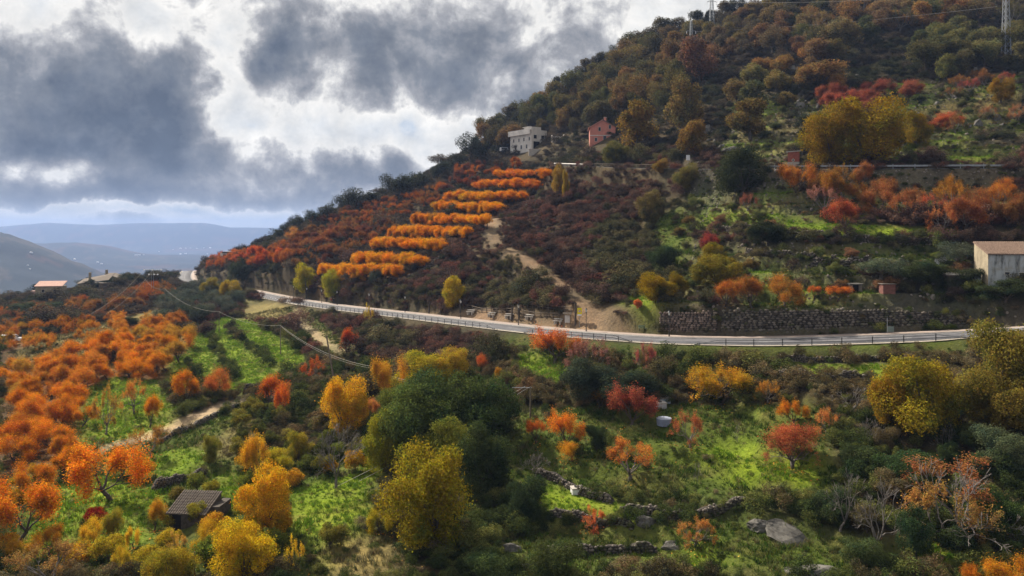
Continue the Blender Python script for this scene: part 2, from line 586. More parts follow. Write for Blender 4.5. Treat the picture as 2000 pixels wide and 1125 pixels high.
# (class, polygon in photo columns and rows), later ones over earlier ones
FIELDS = [
    (LITTER, [(0, 600), (330, 560), (400, 640), (330, 760), (200, 900), (0, 960)]),
    (DRY, [(150, 640), (330, 600), (350, 660), (300, 720), (120, 720), (20, 690)]),
    (DULL, [(0, 940), (300, 880), (560, 900), (720, 880), (760, 1125), (0, 1125)]),
    (LUSH, [(80, 960), (200, 930), (330, 960), (300, 1060), (150, 1090), (40, 1090)]),
    (LUSH, [(420, 930), (480, 920), (470, 990), (430, 1000)]),
    (DRY, [(380, 870), (470, 810), (520, 830), (480, 900), (420, 900)]),
    (LUSH, [(560, 960), (680, 930), (740, 1000), (640, 1060), (570, 1040)]),
    (LUSH, [(155, 770), (215, 738), (300, 745), (345, 800), (330, 836), (230, 868), (158, 866)]),
    (LUSH, [(225, 880), (300, 872), (395, 880), (405, 915), (330, 935), (250, 925)]),
    (LUSH, [(362, 690), (380, 640), (440, 618), (505, 632), (612, 700), (570, 735), (490, 768), (415, 760)]),
    (SCRUB, [(398, 650), (408, 650), (462, 746), (448, 750)]),
    (SCRUB, [(438, 642), (447, 642), (550, 724), (537, 728)]),
    (LUSH, [(330, 700), (370, 690), (375, 770), (340, 780)]),
    (LUSH, [(680, 930), (730, 890), (740, 930), (680, 970), (640, 990)]),
    (DRY, [(640, 1060), (760, 1050), (790, 1125), (640, 1125)]),
    (DRY, [(470, 580), (560, 595), (580, 640), (540, 640), (470, 620)]),
    (LUSH, [(1000, 680), (1060, 690), (1125, 730), (1120, 765), (1060, 755), (1000, 712)]),
    (DULL, [(970, 655), (1320, 680), (1330, 700), (960, 690)]),
    (DULL, [(1010, 800), (1240, 790), (1600, 790), (1640, 960), (1500, 990), (1000, 960), (930, 930)]),
    (LUSH, [(1360, 880), (1480, 870), (1600, 930), (1580, 970), (1440, 950)]),
    (LUSH, [(985, 935), (1080, 955), (1220, 985), (1290, 1010), (1200, 1010), (1070, 1000)]),
    (LUSH, [(1060, 1045), (1270, 1045), (1280, 1065), (1060, 1070)]),
    (DULL, [(980, 1060), (1500, 1000), (1750, 1060), (1800, 1125), (980, 1125)]),
    (LUSH, [(1320, 1080), (1400, 1085), (1480, 1110), (1330, 1120)]),
    (LUSH, [(1790, 1060), (1860, 1050), (1880, 1110), (1800, 1125)]),
    (LUSH, [(1500, 712), (1780, 712), (1790, 748), (1520, 738)]),
    (DULL, [(1330, 672), (1900, 665), (1900, 690), (1340, 692)]),
    (DULL, [(1330, 480), (1900, 490), (1880, 530), (1330, 530)]),
    (DRY, [(1440, 488), (1620, 490), (1620, 502), (1440, 504)]),
    (LUSH, [(1500, 512), (1600, 508), (1600, 522), (1500, 524)]),
    (LUSH, [(1470, 545), (1560, 540), (1570, 560), (1480, 565)]),
    (LUSH, [(1835, 300), (2000, 296), (2000, 308), (1840, 312)]),
    (DRY, [(1440, 262), (1560, 250), (1560, 262), (1440, 275)]),
    (LUSH, [(1535, 432), (1640, 440), (1870, 450), (1880, 470), (1700, 470), (1545, 455)]),
    (DULL, [(1330, 405), (1530, 400), (1540, 450), (1330, 450)]),
    (LUSH, [(1370, 412), (1525, 408), (1525, 422), (1370, 424)]),
    (LUSH, [(1205, 575), (1270, 578), (1320, 605), (1240, 600)]),
    (DULL, [(1270, 430), (1340, 400), (1360, 500), (1290, 560)]),
    (DULL, [(1450, 590), (1720, 590), (1720, 605), (1450, 605)]),
    (DRY, [(1780, 215), (1890, 195), (2000, 180), (2000, 215), (1880, 225), (1780, 240)]),
    (DULL, [(1820, 238), (2000, 235), (2000, 262), (1820, 258)]),
    (DIRT, [(880, 600), (1000, 608), (1130, 622), (1150, 600), (1190, 610), (1230, 640), (1130, 650), (880, 618)]),
    (DIRT, [(1165, 605), (1210, 625), (1240, 645), (1170, 640)]),
    (DULL, [(150, 890), (240, 862), (290, 850), (350, 830), (420, 800), (480, 782), (500, 805), (440, 845), (370, 875), (290, 890), (200, 915)]),
    (TRACK, [(190, 872), (240, 856), (290, 842), (350, 822), (420, 790), (475, 774), (480, 786), (425, 810), (360, 838), (290, 860), (200, 886)]),
    (DULL, [(562, 600), (598, 600), (655, 655), (700, 690), (650, 708), (580, 648)]),
    (TRACK, [(570, 598), (588, 602), (598, 628), (638, 661), (684, 690), (668, 696), (622, 670), (584, 638)]),
    (LITTER, [(610, 560), (1000, 330), (1080, 330), (960, 420), (800, 545), (760, 560)]),
    (DIRT, [(940, 425), (975, 420), (985, 440), (965, 470), (945, 470)]),
]
wob = 9
px_ = TPX + fbm(TX / 5, TY / 5, 31, 4) * wob * 100 / TY
py_ = TPY + fbm(TX / 5, TY / 5, 57, 4) * wob * 0.6 * 100 / TY
TPY2 = HY - TZ / TY * FPX
py_ = py_ + (TPY2 - TPY)
COVER = np.full(TX.shape, SCRUB, np.int8)
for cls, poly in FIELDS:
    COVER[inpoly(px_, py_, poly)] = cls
COVER[TD < 1.7 + 0.5 * fbm(TX / 3, TY / 3, 91, 3)] = DIRT
slope = np.hypot(*np.gradient(TZ))
COVER[(slope > 1.1) & (COVER != DIRT) & (COVER != TRACK) & (TY < 260) & ((TPX > 1330) | (TPY > 680))] = ROCKY
for tp in TERR:                              # level ledges carry grass, the risers between them are stony
    tm = inpoly(TPX, TPY2, tp) & (COVER == SCRUB)
    gn = fbm(TX / 9, TY / 9, 211, 3)
    COVER[tm & (slope < .5)] = DULL
    COVER[tm & (slope < .5) & (gn > .0)] = DRY
    COVER[tm & (slope < .5) & (gn > .16)] = LUSH
    COVER[tm & (slope < .5) & (gn < -.2)] = SCRUB
    COVER[tm & (slope >= .8)] = ROCKY
COVER[(RD < 8) & (slope < 0.5) & (RD > 5) & (RS > 0) & (TPX < 1240) & (TPX > 820)] = DIRT

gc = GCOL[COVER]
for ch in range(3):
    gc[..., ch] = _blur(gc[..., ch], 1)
# patches of bare, dry or mossy ground
pn = fbm(TX / 7, TY / 7, 101, 4)[..., None]
gc = gc * (1 + 0.35 * pn)
dry = np.clip(fbm(TX / 3.1, TY / 3.1, 131, 3), 0, 1)[..., None] * np.isin(COVER, (LUSH, DULL))[..., None]
gc = gc * (1 - 0.75 * dry) + np.array((.13, .11, .045)) * 0.75 * dry

ny_, nx_ = TX.shape
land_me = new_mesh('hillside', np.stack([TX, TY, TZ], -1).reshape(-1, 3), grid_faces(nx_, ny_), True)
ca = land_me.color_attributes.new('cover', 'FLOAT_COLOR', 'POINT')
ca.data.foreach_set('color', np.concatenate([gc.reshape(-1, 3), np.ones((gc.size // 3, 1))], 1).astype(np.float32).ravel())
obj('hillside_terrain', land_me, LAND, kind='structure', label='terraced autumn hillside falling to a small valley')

# the valley and ranges beyond
fy = np.concatenate([[556, 575, 600, 630], np.geomspace(670, 11000, 190)])
fu = np.concatenate([np.linspace(-1.05, -0.72, 20), np.linspace(-0.70, 0.2, 190), np.linspace(0.22, 1.05, 40)])
FU, FYg = np.meshgrid(fu, fy)
FX = FU * FYg
FZ = Hfar(FX, FYg)
FZ[0] -= 0.5
far_me = new_mesh('valley', np.stack([FX, FYg, FZ], -1).reshape(-1, 3), grid_faces(len(fu), len(fy)), True)
fn = fbm(FX / 300, FYg / 300, 61, 5)
fld = fbm(FX / 120, FYg / 160, 71, 3)
fc = np.where((fld > 0.3)[..., None], np.array((.045, .043, .038)), np.array((.02, .027, .027))) * (1 + 0.5 * fn[..., None])
fc = np.where((fn < -0.28)[..., None], np.array((.05, .035, .03)), fc)
ca = far_me.color_attributes.new('cover', 'FLOAT_COLOR', 'POINT')
ca.data.foreach_set('color', np.concatenate([fc.reshape(-1, 3), np.ones((fc.size // 3, 1))], 1).astype(np.float32).ravel())
obj('valley_terrain', far_me, LAND, kind='structure', label='wide valley with blue ranges in the distance')


# ------------------------------------------------------------------ roads
def strip(line, o0, o1, lift, n=2, t0=0, t1=None):
    """ribbon between two sideways offsets of a line"""
    ln = line[t0:t1]
    sv = side(line)[t0:t1]
    rows = []
    for k in range(n):
        o = o0 + (o1 - o0) * k / (n - 1)
        rows.append(np.column_stack([ln[:, 0] + sv[:, 0] * o, ln[:, 1] + sv[:, 1] * o, ln[:, 2] + lift]))
    v = np.stack(rows, 1)
    return v.reshape(-1, 3), grid_faces(n, len(ln))


def ribbon(name, line, o0, o1, lift, m, label=None, t0=0, t1=None, kind='structure', parent=None, thick=0.0):
    v, f = strip(line, o0, o1, lift, 2, t0, t1)
    if thick:
        n = len(v)
        v = np.vstack([v, v - np.array((0, 0, thick))])
        i = np.arange(0, n - 2, 2)
        f = np.vstack([f, np.stack([i, i + n, i + n + 2, i + 2], 1)[:, ::-1], np.stack([i + 1, i + n + 1, i + n + 3, i + 3], 1)])
    return obj(name, new_mesh(name, v, f), m, parent, kind=kind, label=label)


M_ASPH = mat('asphalt', (.105, .105, .115), .9, .35, .4, .15)
M_PAVE = mat('pavement', (.33, .265, .225), .9, 1.4, .22, .1)
M_KERB = mat('kerb', (.33, .31, .29), .9, 2, .25)
M_LINE = mat('road_paint', (.42, .42, .41), .8, 1.2, .6)
ribbon('road', road_l, -3.4, 3.2, 0.0, M_ASPH, 'grey asphalt valley road curving round the hill', thick=.3)
ribbon('pavement', road_l, 3.36, 5.9, 0.13, M_PAVE, 'pale pink pavement along the upper side of the road', thick=.3)
ribbon('kerb', road_l, 3.2, 3.36, 0.13, M_KERB, 'grey kerb between road and pavement', thick=.3)
ribbon('road_edge_line', road_l, -3.05, -2.93, 0.006, M_LINE)
ribbon('road_edge_line', road_l, 2.9, 3.02, 0.006, M_LINE)
ribbon('road_verge', road_l, -4.3, -3.4, -0.03, mat('verge', (.36, .32, .26), .95, 2, .3))
cl = [(i, i + 4) for i in range(0, len(road_l) - 6, 9)]
vv, ff, b0 = [], [], 0
for i0, i1 in cl:
    v, f = strip(road_l, -0.12, 0.0, 0.006, 2, i0, i1)
    vv.append(v); ff.append(f + b0); b0 += len(v)
obj('road_centre_line', new_mesh('road_centre_line', np.vstack(vv), np.vstack(ff)), M_LINE, kind='structure')
ribbon('upper_road', uroad_l, -2.4, 2.4, 0.0, M_ASPH, 'narrow upper road across the hillside', thick=.3)

# ------------------------------------------------------------------ air
def build_haze():
    x0, x1, y0, y1, z0, z1 = -12000, 12000, -60, 11200, float(FZ.min()) - 1.0, float(max(TZ.max() + 16, FZ.max() + 2))
    v = [(x0, y0, z0), (x1, y0, z0), (x1, y1, z0), (x0, y1, z0), (x0, y0, z1), (x1, y0, z1), (x1, y1, z1), (x0, y1, z1)]
    f = [(3, 2, 1, 0), (4, 5, 6, 7), (0, 1, 5, 4), (1, 2, 6, 5), (2, 3, 7, 6), (3, 0, 4, 7)]
    m = bpy.data.materials.new('haze')
    m.use_nodes = True
    t = NT(m.node_tree)
    pv = t.n('ShaderNodeVolumePrincipled')
    pv.inputs['Color'].default_value = (.36, .515, .90, 1)
    pv.inputs['Density'].default_value = 1.0e-4
    pv.inputs['Anisotropy'].default_value = 0.15
    t.put(t.n('ShaderNodeOutputMaterial').inputs[1], pv.outputs[0])
    o = obj('haze', new_mesh('haze', np.array(v, float), f), m, kind='stuff', label='thin blue autumn haze filling the valley air')
    return o


build_haze()

# ------------------------------------------------------------------ plants: shapes
def leaf_material(name, trans=0.35, hue=0.035, val=0.55, rough=0.6, per_object=True, stops=None):
    m = bpy.data.materials.new(name)
    m.use_nodes = True
    t = NT(m.node_tree)
    oi = t.n('ShaderNodeObjectInfo')
    ge = t.n('ShaderNodeNewGeometry')
    ri = ge.outputs['Random Per Island']
    base = oi.outputs['Color'] if per_object else t.ramp(oi.outputs['Random'], stops)
    tc = t.n('ShaderNodeTexCoord').outputs['Object']
    cl = t.noise(tc, 5.0, 2, 0.5).outputs[0]
    hs = t.n('ShaderNodeHueSaturation')
    # older and greener patches inside each crown
    pt_ = t.noise(tc, 2.6, 4, 0.6, 0.4).outputs[0]
    tone = t.ramp(pt_, [(.36, (.50, .72, 1.1)), (.47, (.92, .97, 1.0)), (.6, (1.05, 1.0, 1.0)), (.7, (.72, .66, .9))])
    base = t.mix(1.0, base, tone, 'MULTIPLY')
    t.put(hs.inputs['Color'], base)
    h = t.m('MULTIPLY_ADD', t.m('SUBTRACT', ri, 0.5), hue * 2, 0.5)
    h = t.m('MULTIPLY_ADD', t.m('SUBTRACT', cl, 0.5), hue * 1.4, h)
    t.put(hs.inputs['Hue'], h)
    r2 = t.m('FRACT', t.m('MULTIPLY', ri, 37.7))
    v = t.m('MULTIPLY_ADD', t.m('SUBTRACT', r2, 0.5), val * 2, 1.0)
    v = t.m('MULTIPLY', v, t.m('MULTIPLY_ADD', cl, 1.3, 0.35))
    t.put(hs.inputs['Value'], v)
    t.put(hs.inputs['Saturation'], 1.0)
    d = t.n('ShaderNodeBsdfDiffuse')
    t.put(d.inputs[0], hs.outputs[0])
    tr = t.n('ShaderNodeBsdfTranslucent')
    t.put(tr.inputs[0], hs.outputs[0])
    mx = t.n('ShaderNodeMixShader')
    mx.inputs[0].default_value = trans
    t.put(mx.inputs[1], d.outputs[0])
    t.put(mx.inputs[2], tr.outputs[0])
    t.put(t.n('ShaderNodeOutputMaterial').inputs[0], mx.outputs[0])
    return m


M_LEAF = leaf_material('autumn_leaves', 0.45, 0.026, 0.38)
M_EVER = leaf_material('evergreen_leaves', 0.28, 0.02, 0.4)
M_BARK = mat('bark', (.085, .07, .058), .95, 6, .5, .4)
M_GREYBARK = mat('grey_bark', (.17, .15, .135), .95, 6, .45, .3)


def leaves_mesh(name, C, N, size, rng, aspect=0.62, m=None):
    """one four-sided leaf (or spray of leaves) per centre"""
    n = len(C)
    N = N / (np.linalg.norm(N, axis=1)[:, None] + 1e-9)
    T = np.cross(N, rng.normal(size=(n, 3)))
    T /= np.linalg.norm(T, axis=1)[:, None] + 1e-9
    B = np.cross(N, T)
    s = (size * rng.uniform(.6, 1.4, n))[:, None]
    k = rng.uniform(-.25, .25, (n, 1)) * s
    v = np.stack([C - T * s, C - B * s * aspect + N * k, C + T * s, C + B * s * aspect + N * k], 1).reshape(-1, 3)
    f = np.arange(n * 4).reshape(n, 4)
    me = new_mesh(name, v, f)
    if m:
        me.materials.append(m)
    return me


def tubes_mesh(name, segs, sides=5, m=None):
    """tapered limbs; segs = list of (p0, p1, r0, r1)"""
    a = np.array([s[0] for s in segs], float)
    b = np.array([s[1] for s in segs], float)
    r0 = np.array([s[2] for s in segs], float)
    r1 = np.array([s[3] for s in segs], float)
    d = b - a
    d /= np.linalg.norm(d, axis=1)[:, None] + 1e-9
    ref = np.where(np.abs(d[:, 2:3]) > .9, np.array([[1., 0, 0]]), np.array([[0, 0, 1.]]))
    u = np.cross(d, ref)
    u /= np.linalg.norm(u, axis=1)[:, None] + 1e-9
    w = np.cross(d, u)
    n = len(segs)
    v = np.zeros((n, 2, sides, 3))
    for k in range(sides):
        an = 2 * math.pi * k / sides
        e = u * math.cos(an) + w * math.sin(an)
        v[:, 0, k] = a + e * r0[:, None]
        v[:, 1, k] = b + e * r1[:, None]
    base = (np.arange(n) * 2 * sides)[:, None]
    k = np.arange(sides)
    k2 = (k + 1) % sides
    f = np.stack([base + k, base + k2, base + k2 + sides, base + k + sides], -1).reshape(-1, 4)
    me = new_mesh(name, v.reshape(-1, 3), f, True)
    if m:
        me.materials.append(m)
    return me


def _rot_away(d, ang, rng):
    ax = np.cross(d, rng.normal(size=3))
    ax /= np.linalg.norm(ax) + 1e-9
    return d * math.cos(ang) + np.cross(ax, d) * math.sin(ang)


def skeleton(rng, trunk_h=.2, limbs=5, spread=.75, levels=3, len0=.34, ratio=.72, up=.25, r0=.035, kids=(2, 3), lean=0.08):
    segs, tips = [], []
    top = np.array((rng.normal() * lean, rng.normal() * lean, trunk_h))
    mid = top * .5 + np.array((rng.normal() * .015, rng.normal() * .015, 0))
    segs.append((np.array((0, 0, -.04)), mid, r0 * 1.25, r0))
    segs.append((mid, top, r0, r0 * .88))

    def grow(p, d, ln, r, lv):
        q = p
        for _ in range(2):
            d2 = d + rng.normal(size=3) * .16 + np.array((0, 0, up * .3))
            d2 /= np.linalg.norm(d2)
            e = q + d2 * ln * .5
            segs.append((q, e, r, r * .82))
            r *= .82
            q, d = e, d2
            if lv <= 1:
                tips.append((q, d, lv))
        if lv <= 0:
            return
        for _ in range(rng.integers(kids[0], kids[1] + 1)):
            grow(q, _rot_away(d, rng.uniform(.3, .75), rng), ln * ratio * rng.uniform(.8, 1.2), r * .72, lv - 1)
    for i in range(limbs):
        an = 2 * math.pi * (i + rng.uniform(-.3, .3)) / limbs
        s = spread * rng.uniform(.7, 1.2)
        d = np.array((math.cos(an) * math.sin(s), math.sin(an) * math.sin(s), math.cos(s)))
        grow(top, d, len0 * rng.uniform(.8, 1.15), r0 * .6, levels)
    return segs, tips


def fit(segs, pts_list, hgt=1.0, wid=1.0):
    """scale a plant to unit height and unit width"""
    allp = np.vstack([np.array([s[1] for s in segs])] + [p for p in pts_list if p is not None and len(p)])
    zs = hgt / np.percentile(allp[:, 2], 99.3)
    rr = np.percentile(np.hypot(allp[:, 0], allp[:, 1]), 98.5)
    xs = wid / (2 * rr)
    S = np.array((xs, xs, zs))
    segs = [(a * S, b * S, r, q) for a, b, r, q in segs]
    return segs, [None if p is None else p * S for p in pts_list]


def cherry(seed, n_leaf=4200, size=.026, levels=3, sig=.045, spread=.85, upr=1.0, gam=2.6):
    rng = np.random.default_rng(seed)
    segs, tips = skeleton(rng, .17, rng.integers(4, 6), spread, levels, .30, .74, .35, .028)
    tp = np.array([q for q, d, l in tips])
    td = np.array([d for q, d, l in tips])
    if n_leaf:
        w = rng.gamma(gam, 1.0, len(tp))           # some shoots are full, some nearly bare
        i = rng.choice(len(tp), n_leaf, p=w / w.sum())
        C = tp[i] + rng.normal(size=(n_leaf, 3)) * sig + td[i] * rng.uniform(-.04, .07, (n_leaf, 1)) + np.array((0, 0, 1)) * rng.uniform(-.03, .05, (n_leaf, 1)) * upr
        N = rng.normal(size=(n_leaf, 3)) + np.array((0, 0, .7))
    else:
        C = N = None
    segs, (C,) = fit(segs, [C])
    return segs, C, N, size, rng


def lobed(seed, n_leaf=7600, size=.025, lobes=22, base=.18, egg=1.0, rough=.5, trunk=.03, low=.0):
    rng = np.random.default_rng(seed)
    cs, rs = [], []
    for k in range(lobes):
        ph = rng.uniform(0, 2 * math.pi)
        u = rng.uniform(-.98 + low, 1.0)
        rr = math.sqrt(max(0, 1 - u * u))
        e = rng.uniform(.62, 1.08)
        cs.append((math.cos(ph) * rr * .38 * e, math.sin(ph) * rr * .38 * e, base + (1 - base) * (.48 + u * .36 * e * egg)))
        rs.append(rng.uniform(.10, .23))
    cs.append((0, 0, base + (1 - base) * .5)); rs.append(.24)
    cs, rs = np.array(cs), np.array(rs)
    w = rs ** 2
    i = rng.choice(len(cs), n_leaf, p=w / w.sum())
    d = rng.normal(size=(n_leaf, 3))
    d /= np.linalg.norm(d, axis=1)[:, None]
    rad = rs[i][:, None] * (1 - np.abs(rng.normal(size=(n_leaf, 1))) * .24)
    rad *= 1 + rough * .22 * np.sin(d[:, :1] * 9 + i[:, None]) * np.cos(d[:, 1:2] * 8 + i[:, None] * 2.1)
    rad = rad * np.where(rng.random((n_leaf, 1)) < .13, rng.uniform(1.0, 1.38, (n_leaf, 1)), 1.0)      # loose sprays at the rim
    C = cs[i] + d * rad
    N = d + rng.normal(size=(n_leaf, 3)) * .65
    top = np.array((rng.normal() * .02, rng.normal() * .02, base + .1))
    segs = [(np.array((0, 0, -.05)), top * .6, trunk * 1.25, trunk), (top * .6, top, trunk, trunk * .8)]
    for k in range(0, len(cs), 2):
        m_ = (top + cs[k]) * .5 + rng.normal(size=3) * .03
        segs.append((top, m_, trunk * .5, trunk * .32))
        segs.append((m_, cs[k], trunk * .32, trunk * .12))
    segs, (C,) = fit(segs, [C])
    return segs, C, N, size, rng


def plant_kind(name, gen, leaf, bark, aspect=.62):
    segs, C, N, size, rng = gen
    tr = tubes_mesh(name + '_trunk', segs, 5, bark)
    cr = leaves_mesh(name + '_crown', C, N, size, rng, aspect, leaf) if C is not None else None
    return tr, cr


def bare_kind(name, seed, bark, levels=4, spread=.7, limbs=5):
    rng = np.random.default_rng(seed)
    segs, tips = skeleton(rng, .14, limbs, spread, levels, .27, .74, .25, .022, (2, 3))
    segs, _ = fit(segs, [None])
    thick = [s for s in segs if s[2] > .0042]
    thin = [(a, b, max(r, .0026), max(q, .0018)) for a, b, r, q in segs if r <= .0042]
    return tubes_mesh(name + '_trunk', thick, 5, bark), tubes_mesh(name + '_twigs', thin, 3, bark)


KIND = {
    'cherry': [plant_kind('cherry', cherry(11 + i, 18000, .0098, 3, .078), M_LEAF, M_BARK) for i in range(4)],
    'row': [plant_kind('row', lobed(211 + i, 6500, .019, 12, .22, .75, 1.0, .035), M_LEAF, M_BARK) for i in range(4)],
    'sparse': [plant_kind('sparse', cherry(31 + i, 6000, .0098, 4, .03, .95, 1.0, 1.2), M_LEAF, M_GREYBARK) for i in range(3)],
    'shoot': [plant_kind('shoot', cherry(51 + i, 11500, .0105, 3, .052, .66, 3.0, 2.0), M_LEAF, M_BARK) for i in range(3)],
    'round': [plant_kind('round', lobed(71 + i, 30000, .0114, 19, .0, 1.05, .8), M_LEAF, M_BARK) for i in range(3)],
    'oak': [plant_kind('oak', lobed(91 + i, 9000, .019, 14, .1, 1.05, .9), M_LEAF, M_BARK) for i in range(5)],
    'ever': [plant_kind('ever', lobed(111 + i, 25000, .0122, 18, .0, 1.0, .8), M_EVER, M_BARK) for i in range(4)],
    'olive': [plant_kind('olive', lobed(131 + i, 7000, .019, 16, .08, .9, .9), M_EVER, M_GREYBARK, .35) for i in range(3)],
    'airy': [plant_kind('airy', lobed(151 + i, 3600, .02, 15, .2, 1.0, 1.0), M_EVER, M_BARK) for i in range(3)],
    'bush': [plant_kind('bush', lobed(171 + i, 6000, .022, 14, .0, .9, .8, .02, .2), M_LEAF, M_BARK) for i in range(4)],
    'bare': [bare_kind('bare', 191 + i, M_GREYBARK, 4 if i else 5, .75) for i in range(3)],
}
NAME = {'cherry': 'cherry_tree', 'row': 'cherry_tree', 'sparse': 'fruit_tree', 'shoot': 'cherry_tree', 'round': 'broadleaf_tree', 'oak': 'oak_tree', 'ever': 'evergreen_tree', 'olive': 'olive_tree',
        'airy': 'holm_oak', 'bush': 'shrub', 'bare': 'bare_tree'}
CATN = {'bush': 'shrub'}
PLACED = []


def srgb(c):
    return tuple(((v / 255 + .055) / 1.055) ** 2.4 if v > 10 else v / 255 / 12.92 for v in c)


def plant_at(p, w, h, kind, color, label, group=None, rz=None, rng=random):
    """a tree or shrub with its foot at p, w metres wide and h metres tall"""
    tr, cr = rng.choice(KIND[kind])
    root = thing(NAME[kind], label, CATN.get(kind, 'tree'), p, rng.uniform(0, 6.28) if rz is None else rz, group)
    root.scale = (w, w, h)
    a = obj('trunk', tr, None, root)
    if cr is not None:
        c = obj('twigs' if kind == 'bare' else 'crown', cr, None, root)
        if kind == 'bare':
            c['kind'] = 'stuff'
        j = rng.uniform(.88, 1.12)
        c.color = (*[min(1, v * j * rng.uniform(.95, 1.05)) for v in color], 1)
    PLACED.append((p[0], p[1], w, kind, color))
    return root


def plant(px, py, w, h, kind, color, label, group=None, dmin=42):
    """a tree whose foot stands at this place of the view, w and h in photo pixels"""
    g = G(px, py, dmin)
    if g is None:
        return None
    k = g[1] / FPX
    return plant_at(g, w * k, h * k, kind, color, label, group)


ORDW = ('first second third fourth fifth sixth seventh eighth ninth tenth eleventh twelfth thirteenth fourteenth fifteenth sixteenth seventeenth eighteenth nineteenth twentieth '
        + ' '.join('twenty' + w for w in 'first second third fourth fifth sixth seventh eighth ninth'.split()) + ' thirtieth '
        + ' '.join('thirty' + w for w in 'first second third fourth fifth sixth seventh eighth ninth'.split())).split()
BIG = []


def ordinals(made, label):
    """tell the trees of a small group apart by their order from the left"""
    made = [m_ for m_ in made if m_[1] is not None]
    if len(made) > 22:
        BIG.append((label, made))
        return
    if len(made) < 2:
        return
    for i, (u, o) in enumerate(sorted(made, key=lambda m_: m_[0])):
        o['label'] = ('leftmost ' if i == 0 else 'rightmost ' if i == len(made) - 1 else ORDW[i] + ' from left, ') + label


def stand(poly, spacing, w, h, kinds, colors, label, group, jitter=.35, wj=.22, n_max=400, dmin=42, mass=None, only=None):
    """fill a field with trees set out in plan at the given spacing (metres)"""
    rr = random.Random(len(PLACED) + 5)
    xs, ys = [], []
    for (a, b) in poly:
        g = G(a, b, dmin)
        if g is not None:
            xs.append(g[0]); ys.append(g[1])
    made = []
    x0, x1, y0, y1 = min(xs) - 5, max(xs) + 5, min(ys) - 5, max(ys) + 30
    nr = np.random.default_rng(len(PLACED) + 11)
    X, Y = np.meshgrid(np.arange(x0, x1, spacing), np.arange(y0, y1, spacing * .9))
    X[1::2] += spacing * .5
    X = (X + nr.uniform(-1, 1, X.shape) * spacing * jitter).ravel()
    Y = (Y + nr.uniform(-1, 1, Y.shape) * spacing * jitter).ravel()
    Z = H(X, Y)
    U, V = CX + X / Y * FPX, HY - Z / Y * FPX
    jj = np.clip(np.round(Y - GY0), 0, TZ.shape[0] - 1).astype(int)
    ii = np.clip(np.round(X - GX0), 0, TZ.shape[1] - 1).astype(int)
    ok = inpoly(U, V, poly) & ~np.isin(COVER[jj, ii], (TRACK, DIRT)) & (RD[jj, ii] > 5.5) & (UD[jj, ii] > 3.5)
    if only is not None:
        ok &= np.isin(COVER[jj, ii], only)
    n = 0
    for X, Y, z, u, v in zip(X[ok], Y[ok], Z[ok], U[ok], V[ok]):
        if n >= n_max:
            break
        g = G(u, v - 0.3, dmin)
        if g is None or abs(g[1] - Y) > 14:      # out of sight
            continue
        s = rr.uniform(1 - wj, 1 + wj)
        a_, k_, c_ = w * s * rr.uniform(.9, 1.15), rr.choice(kinds), rr.choice(colors)
        if mass is not None:
            mass.append(((X, Y, z - .1), (a_, a_, h * s), rr.uniform(0, 6.28), k_, c_))
        else:
            made.append((u, plant_at((X, Y, z), a_, h * s, k_, c_, label, group, None, rr)))
        n += 1
    ordinals(made, label)
    return n


# ------------------------------------------------------------------ colours of the leaves (reflectance)
ORANGE = (.66, .225, .012)
AMBER = (.66, .30, .016)
RUST = (.38, .115, .022)
RED = (.42, .10, .028)
WINE = (.165, .062, .036)
BROWN = (.24, .11, .035)
YELLOW = (.60, .38, .022)
OLIVEY = (.30, .23, .022)
GREEN = (.12, .15, .022)
DARKG = (.05, .075, .02)
GREYG = (.11, .125, .075)
OAKB = (.16, .115, .04)
OAKG = (.10, .095, .035)
OAKO = (.26, .14, .045)
PINK = (.32, .15, .10)

MASS = {'distant_orchard': [], 'wine_orchard': []}
# ---- bright orange cherry rows on the terraces above the road
ROWS = [((625, 547), (778, 550), 30), ((697, 524), (822, 528), 30), ((738, 494), (862, 497), 29), ((772, 469), (910, 472), 28), ((815, 446), (952, 448), 27),
        ((855, 421), (978, 422), 25), ((880, 400), (1020, 401), 25), ((940, 376), (1045, 377), 24), ((970, 354), (1075, 353), 21)]
ORD = ['lowest', 'second lowest', 'third lowest', 'fourth lowest', 'middle', 'fourth highest', 'third highest', 'second highest', 'topmost']
for i, (a, b, hh) in enumerate(ROWS):
    n = int((b[0] - a[0]) / 7.6)
    made = []
    lab = f'orange cherry tree in the {ORD[i]} of nine hillside rows'
    for k in range(n + 1):
        t_ = k / n
        back = (k % 2) * 1.5
        made.append((k, plant(a[0] + (b[0] - a[0]) * t_ + random.uniform(-2, 2), a[1] + (b[1] - a[1]) * t_ + random.uniform(-1, 1) - back, 35 * random.uniform(.9, 1.2), (hh + 1) * random.uniform(.9, 1.08), random.choice(['row', 'row', 'cherry']),
              random.choice([ORANGE, (.70, .27, .012), AMBER]) if i < 7 else random.choice([(.6, .17, .02), ORANGE]),
              lab, f'cherry row {ORD[i]} on the hillside')))
    ordinals(made, lab)

